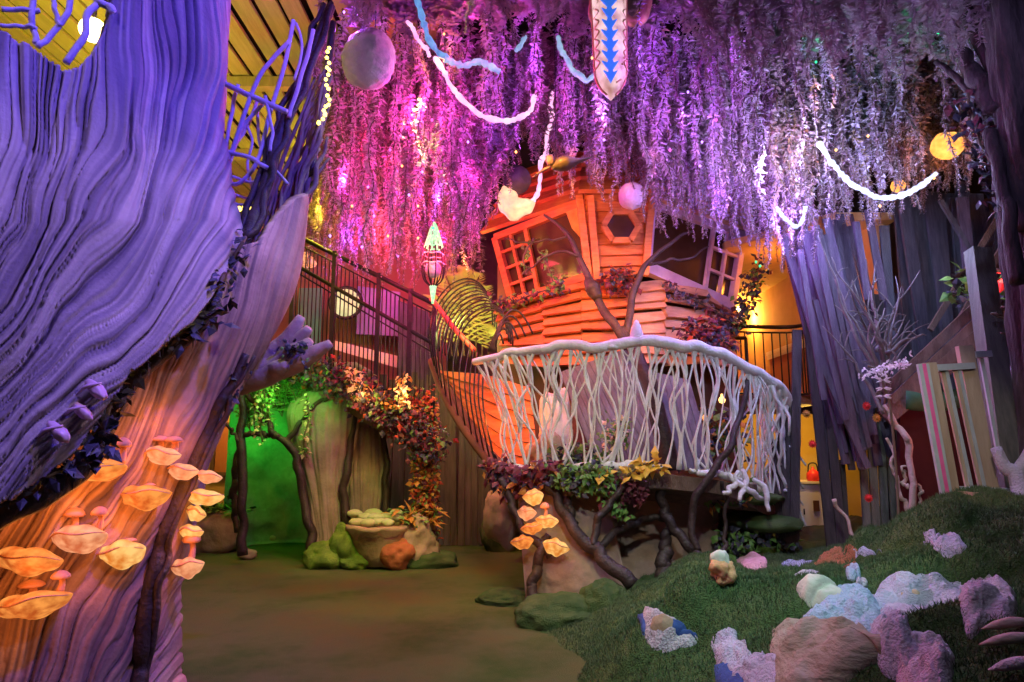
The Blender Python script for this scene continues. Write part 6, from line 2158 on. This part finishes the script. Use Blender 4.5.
def zmax(px, Yy):
    return 6.36


placed = 0
for i in range(300):
    px = 318 + 672 * ((i * .618034) % 1.0)
    u = R.random()
    lowz = 6.0 + 3.6 * R.random()
    Yy = min(lowz, 8.1) if 470 < px < 765 else lowz
    if px < 440:
        Yy = 6.2 + 3.4 * R.random()
    if px > 830:
        Yy = 6.0 + 1.5 * R.random()
    env = np.interp(px, ENVX, ENVY)
    py = env - abs(R.gauss(0, 16)) + 6
    if R.random() < .38:
        py = env - R.uniform(0, 130)
    # keep the hanging lanterns and garlands free: strands in front of them go behind
    for (cx, cy, rx, Yo) in ((369, 60, 36, 6.3), (517, 190, 34, 8.15), (632, 196, 18, 8.05), (611, 50, 26, 6.6), (433, 255, 16, 9.1), (566, 166, 34, 7.0), (880, 180, 60, 6.75), (947, 146, 24, 7.15), (790, 216, 20, 6.95), (480, 100, 58, 6.65), (550, 140, 10, 7.8), (578, 60, 24, 6.75), (425, 40, 24, 6.4), (465, 60, 38, 6.6)):
        if abs(px - cx) < rx and Yy < Yo and py > cy - 36:
            if R.random() < .93:
                if cx in (517, 632, 566, 433):
                    py = min(py, cy - 26 - R.random() * 40)
                else:
                    Yy = Yo + R.random() * .8
    b = P(px, py, Yy)
    top = 6.36
    L_ = top - b.z
    if L_ < .5:
        L_ = .5
    li = min(range(len(LENS)), key=lambda q: abs(LENS[q] - L_))
    src = VAR[(li, R.choice((0, 0, 1, 1, 2)))]
    if src.name in USED:
        o = src.copy()
        COL.objects.link(o)
    else:
        o = src
        USED.add(src.name)
    o.location = (b.x, b.y, top)
    w = R.uniform(.75, 1.3)
    o.scale = (w, w, L_ / LENS[li])
    o.rotation_euler = (R.gauss(0, .02), R.gauss(0, .02), R.uniform(0, 6.28))
    z_ = [q for q in ZONE if q[0] <= px < q[1]][0]
    tag(o, z_[2], 'wisteria', z_[3])
for k_, ob in VAR.items():
    if ob.name not in USED:
        bpy.data.objects.remove(ob)
# the mass behind, beyond counting
NV, NF, NM = [], [], []
tmpl = [strand(2.0, 900 + s, .8) for s in range(4)]
ta = [(np.array(t.v), np.array([f for f in t.f if len(f) == 4]), np.array([mi for f, mi in zip(t.f, t.m) if len(f) == 4])) for t in tmpl]
off = 0
for i in range(1250):
    px = 318 + 690 * ((i * .754877) % 1.0)
    Yy = (7.3 + R.random() * .9) if 470 < px < 770 else ((7.0 + 5 * R.random()) if px < 470 else 7.0 + .9 * R.random())
    env = np.interp(px, ENVX, ENVY)
    py = env - 14 - R.random() * 120
    if i % 11 == 0 and i < 850:  # far strands over the bridge
        Yy = 10.4 + 1.6 * R.random()
        px = 310 + 175 * ((i * .754877) % 1.0)
        py = R.uniform(225, 296)
    if i > 850:  # nearer rows that fill the ceiling above the lanterns
        Yy = 4.7 + 2.0 * R.random()
        px = 350 + 640 * ((i * .754877) % 1.0)
        py = R.uniform(-40, 40 if px < 700 else 85)
        if 575 < px < 660 or 396 < px < 470:
            Yy = max(Yy, 6.55)
    b = P(px, py, Yy)
    L_ = max(.3, 6.36 - b.z)
    v_, f_, mi = ta[i % 4]
    an = R.uniform(0, 6.28)
    q = v_.copy()
    w = R.uniform(1.1, 1.7)
    q[:, 0], q[:, 1] = w * (v_[:, 0] * math.cos(an) - v_[:, 1] * math.sin(an)), w * (v_[:, 0] * math.sin(an) + v_[:, 1] * math.cos(an))
    q[:, 2] *= L_ / 2.0
    q += np.array([b.x, b.y, 6.36])
    NV.append(q)
    NF.append(f_ + off)
    NM.append(mi if i <= 850 else np.where(mi == 2, 1, 1))  # nearer rows take only the dim petals, shade set into their colour
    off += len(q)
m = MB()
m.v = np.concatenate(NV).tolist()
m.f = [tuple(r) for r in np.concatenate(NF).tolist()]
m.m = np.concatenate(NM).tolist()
tag(build('hanging_wisteria_thicket', m, [M['stem'], M['wist_dim'], M['wist']], None, False), 'dense thicket of wisteria blossom filling the ceiling behind the strands', 'wisteria', None, 'stuff')  # rear mass mostly dim petals, dark gaps put into the colour
# ================================================================== light
w = bpy.data.worlds.new('world')
SC.world = w
w.use_nodes = True
w.node_tree.nodes['Background'].inputs[0].default_value = (.45, .40, .75, 1)
w.node_tree.nodes['Background'].inputs[1].default_value = .03
vs_ = SC.view_settings
vs_.view_transform = 'Standard'
vs_.look = 'None'
vs_.gamma = 1
vs_.use_curve_mapping = False
vs_.exposure = .15


def L(px, py, Y, col, wts, rad=.08):
    return point(P(px, py, Y), col, wts, rad)


# stage spots on the trunk
spot((.9, 2.6, 6.1), (-2.3, 3.2, 3.6), (.13, .08, 1.0), 1150, 80)
spot((-3.0, 1.2, 6.1), (-2.0, 3.6, 2.0), (.42, .30, 1.0), 330, 60)
spot((.9, 2.2, 4.4), (-2.2, 3.8, 1.2), (.85, .62, .72), 190, 60)
# canopy lights
MAG, RED, VIO, BLU, WHT, ORA, GRN = (1, .05, .55), (1, .03, .08), (.42, .08, 1), (.12, .14, 1), (.78, .82, 1), (1, .35, .05), (.02, 1, .25)
for px, py, Y, c, p_ in [(350, 30, 5.9, VIO, 80), (345, 180, 7.4, MAG, 110), (385, 160, 7.2, RED, 90), (420, 110, 6.6, MAG, 110), (370, 235, 8.6, RED, 150), (410, 245, 8.8, RED, 200), (350, 240, 8.0, VIO, 60), (455, 250, 8.8, RED, 90), (440, 60, 6.4, ORA, 40), (400, 200, 7.6, MAG, 90), (478, 235, 8.4, MAG, 70),
                          (470, 40, 6.0, MAG, 60), (470, 180, 7.2, MAG, 50), (520, 60, 6.3, VIO, 60), (440, 200, 7.6, VIO, 60), (560, 100, 6.6, MAG, 32), (500, 140, 7.0, VIO, 40),
                          (600, 110, 6.6, (.5, .2, 1), 60), (660, 50, 6.0, VIO, 60), (690, 130, 6.4, (.55, .16, 1), 66), (720, 60, 6.2, (.55, .08, 1), 25), (640, 160, 6.8, (.8, .3, .75), 26), (720, 200, 7.0, VIO, 60),
                          (770, 170, 6.4, (.6, .5, 1), 110), (790, 225, 7.0, (.40, .22, 1), 110), (740, 220, 6.8, (.45, .25, 1), 80), (850, 190, 6.3, (.42, .58, 1), 130), (910, 200, 6.3, (.42, .58, 1), 120), (800, 150, 6.6, WHT, 80),
                          (820, 40, 6.2, GRN, 10), (925, 28, 6.0, GRN, 14), (940, 160, 6.8, ORA, 25), (430, 255, 8.5, ORA, 20), (380, 240, 11.0, RED, 240), (440, 240, 10.8, MAG, 120), (345, 262, 11.2, VIO, 60)]:
    L(px, py, Y, c, p_ * .38, .05)
spot((-1, 2.5, 4.6), (-.2, 8, 5.2), (.95, .25, .8), 45, 75)
spot((-.9, 2.4, 3.2), P(369, 60, 6.0), (.62, .70, 1), 55, 11)  # added spot without a fixture, turns the pink egg neutral
spot((2.5, 2.5, 4.2), (2.2, 7, 5.4), (.62, .42, .9), 22, 80)
# ceiling yellow
point((-4.6, 8.0, 5.2), (1, .85, .05), 60, .1)
point((-3.2, 10.5, 5.3), (1, .85, .05), 50, .1)
point((-4.3, 5.9, 5.3), (1, .85, .05), 70, .1)
# tree house
spot((.1, 6.2, 4.6), (1.0, 8.9, 3.2), (1, .32, .05), 520, 80)
spot((-.6, 6.6, 3.4), (.6, 9.0, 3.4), (1, .28, .04), 130, 70)
spot((1.4, 7.3, 2.9), (1.3, 9.0, 3.7), (1, .34, .06), 60, 80)
spot((3.2, 6.2, 5.2), (2.4, 9.0, 3.2), (1, .42, .22), 130, 60)
# white railing and hill, cool
spot((.6, 2.0, 4.9), (1.6, 7.0, 2.0), (.78, .92, .95), 340, 56)
spot((.3, 3.2, 5.2), (1.3, 5.0, .3), (.66, .9, .72), 300, 46)
spot((1.7, 3.0, 4.6), P(765, 600, 4.7), (.3, .95, .8), 230, 30)
spot((.5, 3.2, 5.2), (2.4, 3.6, .6), (.72, .74, 1), 110, 70)
# floor: warm and rusty pools
spot((-.6, 5.0, 5.6), (-1.0, 6.4, 0), (.85, 1, .2), 190, 75)
spot((-.6, 2.6, 5.0), (-.3, 4.6, 0), (1, .3, .10), 30, 60)
spot((-1.0, 7.0, 5.4), (-1.2, 9.2, 0), (.7, 1, .2), 330, 60)
# grotto
point(P(272, 432, 11.0), (.02, 1, .06), 16, .08)
spot(P(300, 360, 9.0), P(285, 420, 10.4), (.1, 1, .08), 36, 100)
spot((-1.2, 7.0, 3.0), P(360, 540, 9.6), (.75, 1, .2), 150, 40)
spot((-.6, 7.2, 3.0), P(410, 500, 9.7), (1, .45, .12), 90, 50)
# alcove
point(P(222, 400, 11.0), (1, .5, .12), 45, .08)
# behind the bridge
point(P(330, 290, 11.8), (1, .4, .2), 10, .08)
point(P(400, 270, 11.6), (1, .06, .35), 40, .08)
point(P(470, 330, 10.2), (.9, 1, .25), 60, .08)
point(P(440, 250, 10.0), (1, .25, .05), 22, .08)
point(P(276, 392, 9.5), (.15, 1, .08), 9, .06)
point(P(362, 395, 9.2), (1, .6, .2), 8, .04)
point(P(404, 392, 9.1), (1, .6, .2), 8, .04)
# below the balcony
spot((1.6, 4.6, 3.6), (1.0, 7.2, .6), (1, .78, .5), 85, 60)
spot((-.5, 8.0, 3.2), G(462, 532), (.8, 1, .2), 60, 50)
point(P(610, 400, 7.6), (.6, .75, 1), 2, .05)
point(P(490, 420, 7.7), (1, .22, .04), 24, .05)
# lit balcony, kitchen
point(P(745, 318, 13.0), (1, .50, .09), 90, .1)
point((4.0, 9.6, 4.0), (1, .32, .04), 24, .1)
point((5.2, 12.0, 1.9), (1, .55, .1), 50, .1)
# boards on the right
spot((2.6, 3.5, 5.2), (4.6, 7.8, 2.6), (.46, .42, 1), 85, 70)
spot((2.2, 3.0, 2.8), (3.4, 5.4, 1.6), (1, .88, .72), 85, 34)
point(P(960, 430, 6.5), (1, .2, .15), 6, .05)
point(P(1000, 262, 6.2), (1, .3, .2), 8, .05)
